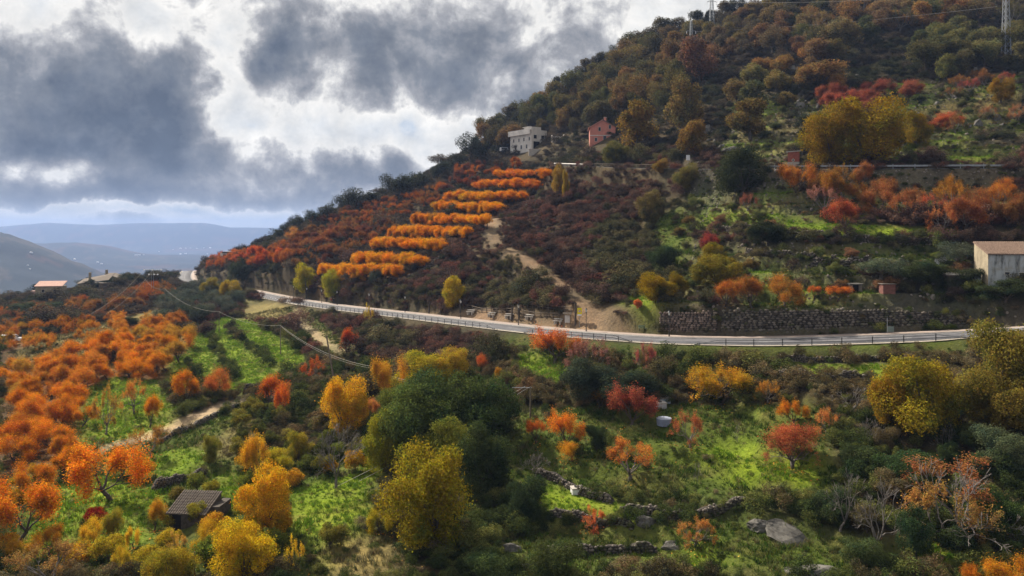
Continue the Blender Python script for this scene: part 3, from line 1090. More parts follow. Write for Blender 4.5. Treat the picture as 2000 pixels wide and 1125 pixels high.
# ---- rust and wine coloured orchards between the rows and the ridge
stand([(395, 530), (400, 505), (480, 500), (485, 525)], 6, 5.5, 4.6, ['cherry'], [RED, RUST], 'red cherry tree in the grove below the white roadside building', 'red grove by the white building', n_max=26)
stand([(485, 530), (490, 500), (560, 490), (570, 535)], 6, 6, 5, ['cherry'], [(.5, .10, .02), RUST], 'fiery cherry tree left of the orange rows above the bend', 'fiery grove above the bend', n_max=24)
stand([(560, 530), (540, 490), (640, 450), (770, 440), (740, 480), (620, 530)], 4.6, 5.5, 4.2, ['cherry', 'sparse'], [WINE, (.26, .10, .035), BROWN, (.28, .095, .03)], 'dark wine red cherry tree on the slope left of the orange rows', 'wine red orchard', n_max=110, mass=MASS['wine_orchard'])
stand([(600, 450), (680, 412), (800, 385), (880, 372), (860, 410), (760, 438)], 5, 5, 3.8, ['cherry', 'sparse'], [RUST, BROWN, (.30, .10, .03), WINE], 'rusty brown cherry tree on the grassy terraces below the ridge', 'rusty terrace orchard', n_max=80, mass=MASS['wine_orchard'])
stand([(870, 370), (900, 335), (1000, 318), (1060, 328), (960, 350), (930, 375)], 6, 5, 4, ['cherry'], [RUST, WINE, (.26, .07, .03)], 'dull red cherry tree above the top orange row, below the white house', 'dull red orchard under the white house', n_max=28, mass=MASS['wine_orchard'])

# ---- left orchard, from the far rust groves to the bright near trees
stand([(0, 622), (60, 612), (200, 598), (330, 560), (340, 590), (250, 612), (150, 640), (0, 655)], 8, 6.5, 4.6, ['cherry', 'sparse'], [RUST, BROWN, (.22, .09, .04), (.30, .13, .03)], 'rust brown cherry tree in the far left orchard below the farmhouses', 'far left orchard', n_max=70, mass=MASS['distant_orchard'])
stand([(0, 660), (150, 640), (300, 600), (350, 620), (340, 660), (180, 690), (0, 700)], 8, 6, 4.2, ['cherry', 'sparse'], [(.52, .2, .02), (.42, .15, .025), (.44, .22, .03)], 'orange brown cherry tree on the dry slope of the left orchard', 'dry slope orchard', n_max=36, mass=MASS['distant_orchard'])
stand([(0, 750), (150, 700), (300, 650), (365, 660), (350, 720), (300, 740), (180, 770), (0, 800)], 5.4, 6.4, 4.3, ['cherry'], [(.6, .215, .015), ORANGE, (.52, .185, .02), (.46, .24, .03)], 'orange cherry tree in the close planted middle of the left orchard', 'middle left orchard', n_max=60)
stand([(0, 800), (170, 775), (160, 880), (130, 920), (0, 930)], 5.4, 6.0, 4.2, ['cherry'], [ORANGE, (.62, .20, .012), (.56, .18, .015)], 'vivid orange cherry tree at the left edge of the orchard', 'left edge orchard', n_max=22)

HERO = [  # (column, row of foot, width, height, kind, colour, label)
    (218, 978, 165, 112, 'cherry', ORANGE, 'wide orange cherry tree standing on bright grass left of the stone hut'),
    (35, 1065, 150, 125, 'cherry', (.56, .19, .012), 'big dark orange cherry tree at the lower left edge'),
    (60, 975, 92, 70, 'cherry', (.60, .20, .012), 'orange cherry tree just above the big dark orange one at the left edge'),
    (120, 935, 80, 58, 'cherry', (.62, .22, .012), 'orange cherry tree upper left of the wide orange tree on grass'),
    (95, 1090, 66, 58, 'cherry', (.58, .27, .02), 'amber tree below the big dark orange tree at the left edge'),
    (400, 1085, 60, 66, 'cherry', (.62, .34, .018), 'golden tree between the hut and the bottom yellow tree'),
    (297, 896, 80, 62, 'sparse', (0.420, 0.200, 0.040), 'thin brown cherry tree below the stone path on a round lawn'),
    (262, 808, 62, 66, 'sparse', (0.500, 0.200, 0.030), 'sparse orange tree in the middle of the bright left lawn'),
    (207, 850, 62, 100, 'sparse', (0.360, 0.200, 0.030), 'slim olive orange tree at the left side of the bright lawn'),
    (292, 835, 48, 62, 'cherry', ORANGE, 'small bright orange tree at the right side of the lawn'),
    (378, 790, 75, 66, 'cherry', (0.600, 0.200, 0.012), 'golden orange cherry tree above the end of the stone path'),
    (427, 780, 68, 62, 'cherry', (0.450, 0.141, 0.030), 'rusty red cherry tree below the striped green field'),
    (525, 800, 72, 66, 'shoot', (.56, .135, .015), 'left one of two red orange trees below the field wall'),
    (556, 818, 46, 72, 'shoot', (.56, .13, .015), 'right one of two red orange trees below the field wall'),
    (610, 748, 68, 52, 'sparse', (0.520, 0.128, 0.030), 'coral red tree under the leaning power pole'),
    (676, 697, 42, 56, 'shoot', (0.500, 0.090, 0.020), 'small red cherry tree beside the dirt path'),
    (760, 790, 72, 92, 'cherry', (0.600, 0.280, 0.020), 'yellow orange tree under the end of the white cable'),
    (672, 852, 96, 112, 'round', (0.580, 0.300, 0.015), 'round golden tree above the bare tree'),
    (728, 822, 44, 44, 'cherry', (0.600, 0.220, 0.060), 'small salmon orange tree right of the round golden tree'),
    (656, 955, 128, 122, 'bare', (0.100, 0.080, 0.070), 'large leafless dark tree on sunny grass'),
    (490, 960, 60, 110, 'cherry', (0.620, 0.300, 0.020), 'tall amber tree above the bright yellow tree'),
    (530, 1045, 122, 130, 'round', (0.660, 0.360, 0.015), 'bright yellow orange tree right of the stone hut'),
    (475, 1140, 130, 118, 'round', (0.660, 0.400, 0.016), 'yellow tree at the bottom edge left of centre'),
    (585, 905, 60, 60, 'round', OLIVEY, 'olive yellow tree left of the bare tree'),
    (100, 1150, 150, 85, 'sparse', (0.300, 0.170, 0.050), 'brown half bare tree in the bottom left corner'),
    (180, 1075, 52, 66, 'cherry', YELLOW, 'small yellow tree below the scarlet bush'),
    (188, 1020, 48, 28, 'bush', (0.620, 0.058, 0.020), 'scarlet bush left of the stone hut'),
    (220, 1045, 44, 50, 'round', OLIVEY, 'small olive green tree right of the scarlet bush'),
    (300, 1040, 52, 62, 'cherry', (0.580, 0.280, 0.020), 'amber tree touching the left wall of the stone hut'),
    (262, 1075, 34, 42, 'cherry', YELLOW, 'little yellow tree on grass below the amber tree'),
    (345, 1100, 60, 62, 'sparse', (0.500, 0.280, 0.050), 'thin pale orange tree in front of the stone hut'),
    (240, 1125, 40, 60, 'cherry', YELLOW, 'thin yellow sapling at the bottom left'),
    (410, 905, 44, 52, 'round', (0.220, 0.200, 0.030), 'olive bush between the round lawn and amber tree'),
    (335, 1150, 110, 80, 'round', (0.360, 0.260, 0.020), 'olive yellow tree at the bottom edge below the hut'),
    (575, 1125, 52, 76, 'sparse', YELLOW, 'small yellow green tree at the bottom near the dark bank'),
    # the big dark clump in the middle
    (800, 905, 175, 150, 'ever', (.10, .125, .03), 'large dark green tree in the middle clump'),
    (880, 880, 180, 150, 'ever', (0.08, 0.10, 0.028), 'tall dark green tree at the back of the middle clump'),
    (960, 870, 150, 120, 'ever', (0.07, 0.09, 0.025), 'dark tree left of the lone wooden pole'),
    (870, 935, 130, 115, 'ever', (0.17, 0.18, 0.025), 'light green topped tree behind the big olive tree'),
    (745, 920, 84, 112, 'round', (0.280, 0.250, 0.020), 'yellow green tree at the left edge of the middle clump'),
    (940, 960, 130, 130, 'ever', (0.055, 0.07, 0.022), 'nearly black green tree right of the big olive tree'),
    (800, 830, 120, 85, 'ever', (0.13, 0.15, 0.025), 'green tree above the middle of the dark clump'),
    (845, 1075, 205, 195, 'round', (0.290, 0.215, 0.015), 'huge round olive gold tree at bottom centre'),
    (830, 770, 120, 80, 'round', (0.340, 0.270, 0.020), 'olive yellow tree at the top of the dark clump'),
    (890, 755, 90, 72, 'round', (0.400, 0.270, 0.020), 'golden olive tree left of the small coral trees'),
    (720, 640, 30, 46, 'sparse', (0.500, 0.360, 0.040), 'thin yellow sapling at the roadside railing'),
    (938, 735, 38, 42, 'cherry', (0.500, 0.128, 0.030), 'small coral red tree below the brambles'),
    (975, 752, 22, 34, 'bush', (0.420, 0.200, 0.020), 'narrow orange bush left of the lone wooden pole'),
    # right orchard
    (1085, 712, 120, 70, 'shoot', (0.500, 0.154, 0.030), 'red orange tree with dark trunk on the lawn below the railing'),
    (1150, 728, 110, 66, 'sparse', PINK, 'pinkish half bare cherry tree below the railing'),
    (1265, 735, 60, 66, 'sparse', (0.340, 0.100, 0.070), 'dull pink half bare tree under the brown roadside bush'),
    (1140, 775, 130, 72, 'ever', (0.050, 0.062, 0.035), 'wide grey green evergreen below the pink trees'),
    (1230, 790, 140, 60, 'ever', (0.040, 0.052, 0.028), 'dark evergreen hedge tree right of the grey green one'),
    (1235, 838, 112, 84, 'shoot', (.36, .095, .05), 'crimson tree beside the white tank'),
    (1170, 800, 44, 34, 'shoot', (0.420, 0.179, 0.030), 'orange brown tree left of the crimson tree'),
    (1105, 880, 92, 74, 'shoot', (0.620, 0.200, 0.020), 'flaming orange tree right of the dark clump'),
    (1047, 868, 44, 46, 'shoot', (0.560, 0.154, 0.020), 'small red orange tree at the edge of the dark clump'),
    (1118, 902, 68, 36, 'shoot', (0.560, 0.260, 0.020), 'low golden orange tree below the flaming orange tree'),
    (1165, 885, 44, 54, 'ever', (0.050, 0.070, 0.025), 'small dark green tree right of the flaming orange tree'),
    (1230, 942, 130, 78, 'sparse', (0.560, 0.192, 0.035), 'spreading orange cherry tree with pale branches in the orchard centre'),
    (1348, 875, 76, 72, 'sparse', (0.460, 0.141, 0.050), 'rusty red tree right of the blue grey barrel'),
    (1400, 792, 150, 76, 'sparse', (0.500, 0.270, 0.020), 'wide golden tree at the back of the right orchard'),
    (1405, 792, 138, 70, 'cherry', (0.480, 0.250, 0.020), 'golden tree overlapping the wide golden tree'),
    (1500, 790, 62, 46, 'sparse', (0.500, 0.220, 0.030), 'small orange gold tree beside the wide golden tree'),
    (1552, 838, 66, 52, 'shoot', (0.580, 0.200, 0.020), 'bright orange small tree left of the bare branches'),
    (1615, 850, 66, 52, 'sparse', (0.560, 0.200, 0.050), 'pale orange tree above the white stake'),
    (1655, 812, 120, 58, 'bare', (0.200, 0.180, 0.160), 'leafless grey fruit tree below the terrace wall'),
    (1548, 918, 122, 84, 'shoot', (0.460, 0.128, 0.050), 'brick red tree on grass in the right orchard'),
    (1548, 915, 128, 74, 'sparse', (0.440, 0.154, 0.060), 'reddish branches tree overlapping the brick red tree'),
    (1045, 935, 62, 48, 'bare', (0.150, 0.130, 0.120), 'small leafless tree at the end of the terrace wall'),
    (1362, 942, 22, 40, 'bare', (0.200, 0.200, 0.180), 'tiny leafless sapling in the grass of the right orchard'),
    (1440, 865, 22, 34, 'bare', (0.100, 0.100, 0.090), 'small dead stump tree left of the brick red tree'),
    (1160, 1042, 68, 50, 'sparse', (0.560, 0.166, 0.050), 'small coral tree on the lower terrace'),
    (1358, 1068, 96, 52, 'sparse', (0.500, 0.220, 0.050), 'thin orange tree on the bottom right terrace'),
    (1030, 1025, 84, 84, 'ever', (0.045, 0.065, 0.025), 'dark green tree on the terrace edge at bottom centre'),
    (965, 1140, 110, 62, 'ever', (0.070, 0.100, 0.030), 'green bush tree at the bottom edge by the grey rocks'),
    (1085, 1130, 110, 66, 'ever', (0.070, 0.085, 0.025), 'olive green tree below the lower terrace'),
    # far right; cloud shade is put into the lowered colours of the round trees
    (1800, 850, 180, 150, 'round', (0.259, 0.184, 0.016), 'large olive gold tree right of the bare branches'),
    (1750, 848, 90, 125, 'round', (0.346, 0.184, 0.016), 'amber flank tree of the large olive gold tree'),
    (1970, 830, 175, 192, 'round', (.20, .155, .028), 'very large olive tree at the right edge over the road'),
    (1960, 850, 140, 118, 'round', (.18, .135, .022), 'darker olive tree below the very large one at the right edge'),
    (1870, 1000, 230, 105, 'sparse', (0.400, 0.170, 0.060), 'wide brown orange half bare tree at the lower right'),
    (1880, 1070, 250, 165, 'bare', (0.200, 0.180, 0.160), 'pale grey leafless tree at the lower right'),
    (1840, 1070, 190, 130, 'sparse', (0.380, 0.200, 0.050), 'brown leaved tree in front of the grey leafless tree'),
    (1700, 1090, 150, 150, 'bare', (0.150, 0.140, 0.130), 'dark leafless thicket tree at the lower right gully'),
    (1640, 1040, 110, 120, 'bare', (0.130, 0.120, 0.110), 'leafless grey tree left of the gully'),
    (1790, 1090, 70, 95, 'ever', (0.050, 0.085, 0.030), 'slim green tree in the lower right gully'),
    (1965, 1165, 110, 75, 'cherry', (0.580, 0.250, 0.020), 'bright orange tree in the lower right corner'),
    (1900, 1150, 60, 50, 'shoot', (0.580, 0.200, 0.020), 'small orange tree left of the lower right corner'),
    (1700, 880, 60, 60, 'bare', (0.200, 0.190, 0.170), 'small leafless tree above the brown orange tree'),
    (1850, 895, 60, 60, 'bare', (0.200, 0.190, 0.170), 'small leafless tree below the large olive gold tree'),
    (1960, 930, 110, 90, 'ever', (0.100, 0.120, 0.055), 'pale green bush tree at the right edge'),
    (1940, 1050, 100, 80, 'ever', (0.060, 0.090, 0.025), 'green hedge tree at the lower right edge'),
    (1770, 950, 120, 60, 'ever', (0.045, 0.070, 0.025), 'green shrub tree above the brown orange tree'),
    # slope above the road, right half; round trees coloured darker for cloud shade
    (1285, 590, 82, 56, 'round', (0.302, 0.190, 0.012), 'golden yellow round tree above the stone wall'),
    (1325, 582, 44, 50, 'round', (0.245, 0.170, 0.016), 'olive yellow bush right of the golden round tree'),
    (1245, 605, 22, 20, 'bush', (0.600, 0.166, 0.050), 'tiny coral bush at the top of the stone wall'),
    (1400, 560, 105, 60, 'round', (0.216, 0.163, 0.020), 'wide olive tree above the orange hedge'),
    (1390, 530, 60, 55, 'round', (0.238, 0.177, 0.016), 'olive yellow tree under the crimson tree'),
    (1378, 500, 64, 46, 'shoot', (0.360, 0.060, 0.040), 'crimson tree on the rocky terraces'),
    (1415, 600, 70, 50, 'cherry', (0.460, 0.166, 0.030), 'left orange brown tree of the hedge on the wall top'),
    (1470, 606, 90, 62, 'cherry', (0.380, 0.150, 0.030), 'middle orange brown tree of the hedge on the wall top'),
    (1530, 600, 80, 62, 'cherry', (0.440, 0.179, 0.030), 'right orange brown tree of the hedge on the wall top'),
    (1590, 590, 28, 26, 'shoot', (0.580, 0.166, 0.035), 'small coral bush left of its larger twin above the wall'),
    (1636, 592, 54, 30, 'shoot', (0.580, 0.179, 0.030), 'coral orange low tree above the right stone wall'),
    (1275, 435, 62, 62, 'round', (0.187, 0.136, 0.048), 'pale olive tree alone on the bramble slope'),
    (1447, 385, 110, 92, 'ever', (0.055, 0.062, 0.025), 'dark green tree just below the upper road'),
    (1500, 482, 82, 46, 'ever', (0.035, 0.045, 0.020), 'dark evergreen bush on the terrace below the pink trees'),
    (1300, 530, 80, 46, 'ever', (0.045, 0.060, 0.022), 'dark green bush left of the crimson tree'),
    (1720, 545, 110, 40, 'olive', GREYG, 'grey green olive tree above the brick shed'),
    (1870, 525, 80, 50, 'olive', GREYG, 'grey olive tree left of the farmhouse'),
    (883, 600, 50, 58, 'round', (0.500, 0.340, 0.020), 'small yellow tree standing behind the pavement'),
    (598, 575, 50, 58, 'round', (0.400, 0.330, 0.020), 'yellow green tree at the road bend'),
    (652, 580, 48, 52, 'round', (0.320, 0.280, 0.020), 'olive green tree right of the one at the bend'),
    (733, 560, 30, 34, 'olive', (0.075, 0.085, 0.060), 'dark grey tree in front of the lowest orange row'),
    (473, 556, 52, 50, 'ever', (0.060, 0.075, 0.030), 'dark green tree above the bend beside the dirt track'),
    (415, 585, 42, 42, 'round', (0.260, 0.200, 0.030), 'left olive yellow tree below the road bend'),
    (448, 592, 44, 44, 'round', (0.340, 0.230, 0.025), 'right olive yellow tree below the road bend'),
    (1090, 385, 34, 62, 'round', (0.340, 0.200, 0.030), 'orange olive tree at the right end of the top orange rows'),
    (1105, 390, 16, 55, 'round', (0.360, 0.220, 0.020), 'slim amber tree at the right end of the orange rows'),
    (575, 480, 36, 36, 'cherry', (0.440, 0.200, 0.050), 'pale orange tree on the ridge slope left'),
    # big trees beside the upper road; cloud shade painted into their dimmed leaf colours
    (1245, 290, 92, 88, 'oak', (0.211, 0.126, 0.024), 'broad olive orange oak in front of the pink house'),
    (1340, 262, 82, 112, 'oak', (0.186, 0.132, 0.040), 'tall straw coloured oak right of the pink house'),
    (1355, 308, 62, 72, 'oak', (0.198, 0.120, 0.032), 'smaller straw coloured oak below the tall one'),
    (1200, 322, 60, 45, 'round', (0.144, 0.129, 0.032), 'green bush tree between pink house and upper road'),
    (1465, 272, 100, 75, 'oak', (0.161, 0.108, 0.032), 'brown olive oak above the upper road bend'),
    (1470, 215, 66, 52, 'oak', (0.124, 0.120, 0.048), 'grey green oak above the brown olive oak'),
    (1605, 175, 100, 52, 'oak', (0.186, 0.108, 0.040), 'golden brown oak on the upper slope'),
    (1600, 130, 80, 50, 'oak', (0.198, 0.120, 0.056), 'pale tan oak on the upper slope'),
    (1365, 160, 92, 82, 'oak', (0.198, 0.096, 0.048), 'orange brown oak under the slim power mast'),
    (1690, 325, 160, 130, 'round', (0.288, 0.184, 0.012), 'great golden tree above the upper road'),
    (1620, 325, 110, 112, 'round', (0.259, 0.160, 0.013), 'left flank tree of the great golden one beside the brick tower'),
    (1790, 290, 62, 68, 'round', (0.245, 0.170, 0.016), 'olive gold tree right of the great golden tree'),
    (1955, 202, 50, 46, 'round', (0.288, 0.156, 0.016), 'small round golden tree on the pale dry grass'),
    (1845, 255, 66, 36, 'cherry', (0.460, 0.115, 0.040), 'coral red tree right of the great golden tree'),
    (1290, 340, 34, 28, 'round', (0.230, 0.136, 0.032), 'small brown orange bush under the upper railing'),
    (1340, 375, 56, 52, 'round', (0.158, 0.136, 0.032), 'olive bush under the white board by the upper road'),
    (1810, 565, 110, 46, 'ever', (0.050, 0.060, 0.025), 'dark bramble hedge tree left of the farmhouse'),
    (1880, 575, 80, 50, 'ever', (0.050, 0.065, 0.030), 'dark hedge shrub at the farmhouse wall'),
    (1965, 590, 110, 42, 'ever', (0.045, 0.060, 0.025), 'dark hedge below the farmhouse front'),
    (255, 640, 34, 22, 'ever', (0.030, 0.040, 0.020), 'black green bush on the dry slope of the left orchard'),
    (205, 712, 40, 34, 'ever', (0.030, 0.040, 0.020), 'dark bush beside the orange trees of the left orchard'),
]
for (px, py, w, h, kd, colr, lab) in HERO:
    plant(px, py, w, h, kd, colr, lab)

# ---- right upper orchard, between the two roads
stand([(1525, 445), (1530, 415), (1880, 430), (1870, 458), (1700, 462)], 8, 6.6, 5.8, ['sparse', 'cherry'], [PINK, (.46, .12, .05), (.42, .15, .05)], 'pinkish cherry tree in the front row of the upper right orchard', 'front row of the upper right orchard', n_max=9)
stand([(1520, 410), (1540, 365), (1990, 372), (1990, 440), (1880, 430)], 5.6, 6, 5.4, ['cherry', 'sparse'], [(.46, .17, .03), (.42, .18, .03), (.32, .12, .04), (.30, .13, .03)], 'orange brown cherry tree at the back of the upper right orchard', 'back of the upper right orchard', n_max=46)
stand([(1880, 470), (1880, 430), (2000, 420), (2000, 470)], 6, 6, 5, ['cherry'], [BROWN, (.26, .09, .03)], 'dull brown cherry tree behind the farmhouse roof', 'brown trees behind the farmhouse', n_max=10)
stand([(1455, 420), (1460, 390), (1520, 395), (1520, 420)], 6, 6, 4.6, ['sparse'], [PINK, (.30, .10, .06)], 'pinkish half bare tree left of the upper right orchard', 'half bare trees left of the upper orchard', n_max=5)
stand([(1585, 225), (1600, 195), (1800, 175), (1800, 205), (1690, 225)], 6, 7, 5, ['cherry'], [(.32, .085, .05), (.28, .085, .045)], 'brick red tree in the long red grove above the great golden tree', 'long red grove', n_max=20)
stand([(1820, 200), (1880, 160), (2000, 160), (2000, 175), (1880, 195)], 8, 6, 4, ['sparse'], [(.34, .09, .06), BROWN], 'thin reddish tree above the pale dry grass', 'thin reddish trees', n_max=10)
stand([(1860, 262), (1900, 232), (2000, 225), (2000, 262)], 7, 5, 3.5, ['sparse'], [(.30, .14, .06), BROWN], 'thin brown shrub tree right of the coral red tree', 'thin brown shrubs', n_max=10)

# ---- oak wood on the upper hill
stand([(930, 305), (960, 265), (1050, 228), (1160, 168), (1220, 118), (1300, 80), (1330, 110), (1330, 240), (1240, 235), (1130, 262), (1060, 262), (990, 300)], 8, 9.5, 9.5, ['oak', 'oak', 'airy'], [OAKB, OAKG, (.20, .12, .045), (.13, .10, .035), (.10, .085, .04)], 'brown olive oak in the dense wood behind the two houses', 'dense oak wood', wj=.42, n_max=150)
stand([(1300, 90), (1400, 60), (1480, 32), (1560, 40), (1560, 110), (1420, 120), (1330, 150)], 10, 10, 8.5, ['oak', 'oak', 'airy'], [OAKB, (.14, .10, .05), (.19, .11, .05), (.11, .09, .05)], 'brown oak around the masts near the hilltop', 'oaks near the masts', wj=.3, n_max=45)
stand([(1480, 30), (1650, 0), (2000, -25), (2000, 60), (1800, 70), (1600, 110)], 11, 11, 9, ['oak', 'oak', 'airy', 'sparse'], [OAKO, OAKB, OAKG, (.2, .14, .06), (.16, .10, .05)], 'autumn oak along the top of the hill at right', 'hilltop oaks at right', wj=.3, n_max=70)
stand([(1770, 160), (1800, 90), (2000, 60), (2000, 140), (1880, 160)], 9, 9.5, 8, ['oak'], [(.14, .12, .045), OAKG, (.17, .15, .05)], 'greyish green oak below the lattice pylon', 'green oaks below the pylon', wj=.25, n_max=34)
stand([(1420, 250), (1440, 130), (1640, 110), (1780, 130), (1760, 160), (1580, 210), (1560, 260)], 17, 8, 6.5, ['oak', 'bush'], [OAKO, OAKB, (.2, .16, .05)], 'scattered oak or scrub tree on the rocky upper slope', 'scattered upper slope trees', wj=.3, n_max=30)
# skyline trees with sky showing through
SKY1, SKY2 = [], []
for i, (px, py, w, h) in enumerate([(918, 322, 56, 62), (940, 318, 44, 44), (700, 412, 66, 44), (672, 416, 50, 36), (755, 392, 40, 52), (800, 384, 66, 46), (780, 388, 50, 40), (640, 432, 46, 34), (610, 442, 44, 32), (580, 452, 40, 30), (855, 352, 36, 26), (725, 405, 50, 30),
                                   (890, 330, 40, 30), (975, 268, 40, 40), (1000, 258, 44, 40), (560, 462, 34, 24), (545, 470, 30, 22), (530, 478, 26, 18), (825, 370, 40, 34), (870, 345, 40, 30)]):
    SKY1.append((px, plant(px, py, w, h, 'airy', (.05, .055, .035), 'dark open crowned oak standing against the sky on the left ridge', 'skyline oaks on the left ridge')))
for i, px in enumerate(range(1010, 1900, 27)):
    y = np.interp(px, [1000, 1100, 1200, 1300, 1450, 1700, 1900], [262, 188, 118, 78, 38, 4, -16]) + 4
    SKY2.append((px, plant(px + random.uniform(-6, 6), y, random.uniform(30, 52), random.uniform(34, 50), random.choice(['airy', 'oak']), random.choice([(.06, .06, .035), (.10, .075, .04)]), 'dark oak standing against the sky on the main hill skyline', 'skyline oaks on the main hill')))
ordinals(SKY1, 'dark open crowned oak against the sky on the left ridge')
ordinals(SKY2[:17], 'dark oak against the sky on the left part of the main hill')
ordinals(SKY2[17:], 'dark oak against the sky on the right part of the main hill')

# ---- olive grove below the bend, trees round the far houses
stand([(300, 600), (400, 565), (470, 590), (450, 625), (370, 640), (310, 640)], 6.5, 6, 5, ['olive'], [(.085, .095, .065), (.10, .11, .075), (.07, .08, .05)], 'grey green olive tree in the grove below the road bend', 'olive grove below the bend', n_max=44)
stand([(0, 650), (40, 605), (110, 608), (110, 628), (40, 650)], 7, 6, 4.5, ['olive', 'ever'], [(.07, .085, .05), (.06, .075, .04)], 'dark olive tree in the grove at the far left edge', 'olive grove at the left edge', n_max=26)
stand([(125, 566), (140, 556), (200, 548), (330, 542), (350, 552), (240, 568)], 11, 7, 5, ['ever', 'oak', 'olive'], [(.05, .06, .035), (.08, .07, .035)], 'dark tree among the farmhouses on the valley edge', 'dark trees on the valley edge', n_max=40)
stand([(400, 560), (480, 545), (480, 555), (420, 572)], 6, 5, 4, ['olive', 'bush'], [(.07, .08, .05)], 'grey bush on the bank above the road bend', 'bushes above the bend', n_max=10)

# ---- shrubs that fill the slopes between the trees
stand([(0, 900), (160, 930), (420, 930), (720, 870), (770, 1125), (0, 1125)], 5, 2.9, 2.1, ['bush', 'cherry', 'bush'], [(.40, .30, .02), (.28, .24, .025), (.16, .18, .025), (.5, .26, .02), (.2, .16, .03)], 'yellow green shrub among the grass of the lower left slope', 'shrubs of the lower left slope', n_max=58, only=(SCRUB, DULL, ROCKY, DRY))
stand([(480, 800), (640, 830), (770, 900), (600, 935), (440, 900)], 5, 3.0, 2.4, ['bush'], [(.12, .13, .025), (.2, .17, .03), (.09, .10, .02)], 'olive shrub around the bare tree and amber tree', 'olive shrubs left of the dark clump', n_max=26, only=(SCRUB, DULL, ROCKY, DRY))
stand([(1640, 860), (2000, 880), (2000, 1125), (1620, 1125)], 4.6, 3.4, 2.6, ['bush', 'ever'], [(.07, .09, .03), (.10, .12, .035), (.14, .11, .05), (.05, .07, .025)], 'dark green or brown shrub in the lower right gully', 'shrubs of the lower right gully', n_max=60, only=(SCRUB, DULL, ROCKY, DRY))
stand([(1320, 400), (1990, 480), (1900, 590), (1330, 590)], 7, 3.0, 2.0, ['bush'], [(.13, .14, .04), (.18, .12, .04), (.10, .11, .04), (.22, .12, .06)], 'small olive or brown shrub on the stone terraces between the roads', 'terrace shrubs between the roads', n_max=50, only=(SCRUB, DULL, ROCKY, DRY))
stand([(1400, 320), (1990, 320), (1990, 240), (1800, 150), (1440, 240)], 8, 3.0, 2.0, ['bush'], [(.11, .12, .04), (.15, .12, .05), (.09, .10, .04)], 'small scrub bush on the terraces above the upper road', 'scrub bushes above the upper road', n_max=50, only=(SCRUB, DULL, ROCKY, DRY))
stand([(960, 700), (1330, 700), (1330, 760), (1000, 780)], 5, 3.2, 2.4, ['bush'], [(.12, .12, .04), (.2, .12, .06), (.10, .11, .03)], 'brown green shrub on the bank under the middle of the road', 'bank shrubs under the road', n_max=20, only=(SCRUB, DULL, ROCKY, DRY))

stand([(0, 600), (60, 582), (64, 592), (10, 606)], 9, 5, 3.6, ['ever', 'olive'], [(.05, .06, .035), (.07, .075, .045)], 'dark tree left of the cream farmhouse', 'dark trees left of the cream farmhouse', n_max=12)


# ---- in the large stands, say which tree by the nearest landmark
MARKS = [(365, 1000, 'stone hut'), (188, 1005, 'scarlet bush'), (672, 800, 'round golden tree'), (656, 900, 'large leafless tree'), (845, 980, 'huge olive gold tree'), (1028, 270, 'white house'), (1175, 258, 'pink house'),
         (1350, 65, 'slim power mast'), (1390, 30, 'hilltop pylon'), (1965, 50, 'corner pylon'), (1550, 310, 'brick tower'), (1690, 260, 'great golden tree'), (1955, 180, 'small round golden tree'), (1340, 205, 'tall straw oak'),
         (1955, 520, 'farmhouse'), (1378, 478, 'crimson terrace tree'), (1447, 340, 'dark roadside tree'), (1235, 800, 'crimson orchard tree'), (95, 560, 'cream farmhouse'), (22, 658, 'white van'), (207, 800, 'slim lawn tree'),
         (480, 690, 'striped field'), (218, 920, 'wide orange tree'), (530, 980, 'bright yellow tree'), (1870, 950, 'wide brown tree'), (1800, 780, 'large olive tree'), (1540, 1030, 'long boulder'), (1132, 620, 'yellow sign'),
         (1275, 405, 'lone pale olive tree'), (1605, 150, 'golden brown oak'), (1470, 240, 'brown olive oak'), (918, 292, 'left ridge oak'), (1700, 455, 'upper green lawn'), (365, 540, 'far road end'), (410, 575, 'olive yellow bend trees')]
import re as _re


def tell_apart():
    seen = {}
    for label, made in BIG:
        short = _re.split(r' (?:in|on|along|around|below|among|standing|at|of|above) ', label)[0]
        for u, o in made:
            x, y, z = o.location
            z = z + o.scale[2] * .5
            px, py = CX + x / y * FPX, HY - z / y * FPX
            m = min(MARKS, key=lambda k: math.hypot(k[0] - px, (k[1] - py) * 1.3))
            dx, dy = px - m[0], py - m[1]
            w = ('right of' if dx > 0 else 'left of') if abs(dx) > 2.2 * abs(dy) else ('below' if dy > 0 else 'above') if abs(dy) > 2.2 * abs(dx) else ('lower ' if dy > 0 else 'upper ') + ('right of' if dx > 0 else 'left of')
            seen.setdefault((short, w, m[2]), []).append((math.hypot(dx, dy), o))
    for (short, w, mk), lst in seen.items():
        for i, (d_, o) in enumerate(sorted(lst, key=lambda q: q[0])):
            how = '' if len(lst) == 1 else 'nearest ' if i == 0 else ORDW[i] + ' nearest '
            o['label'] = f'{how}{short} {w} the {mk}'


tell_apart()

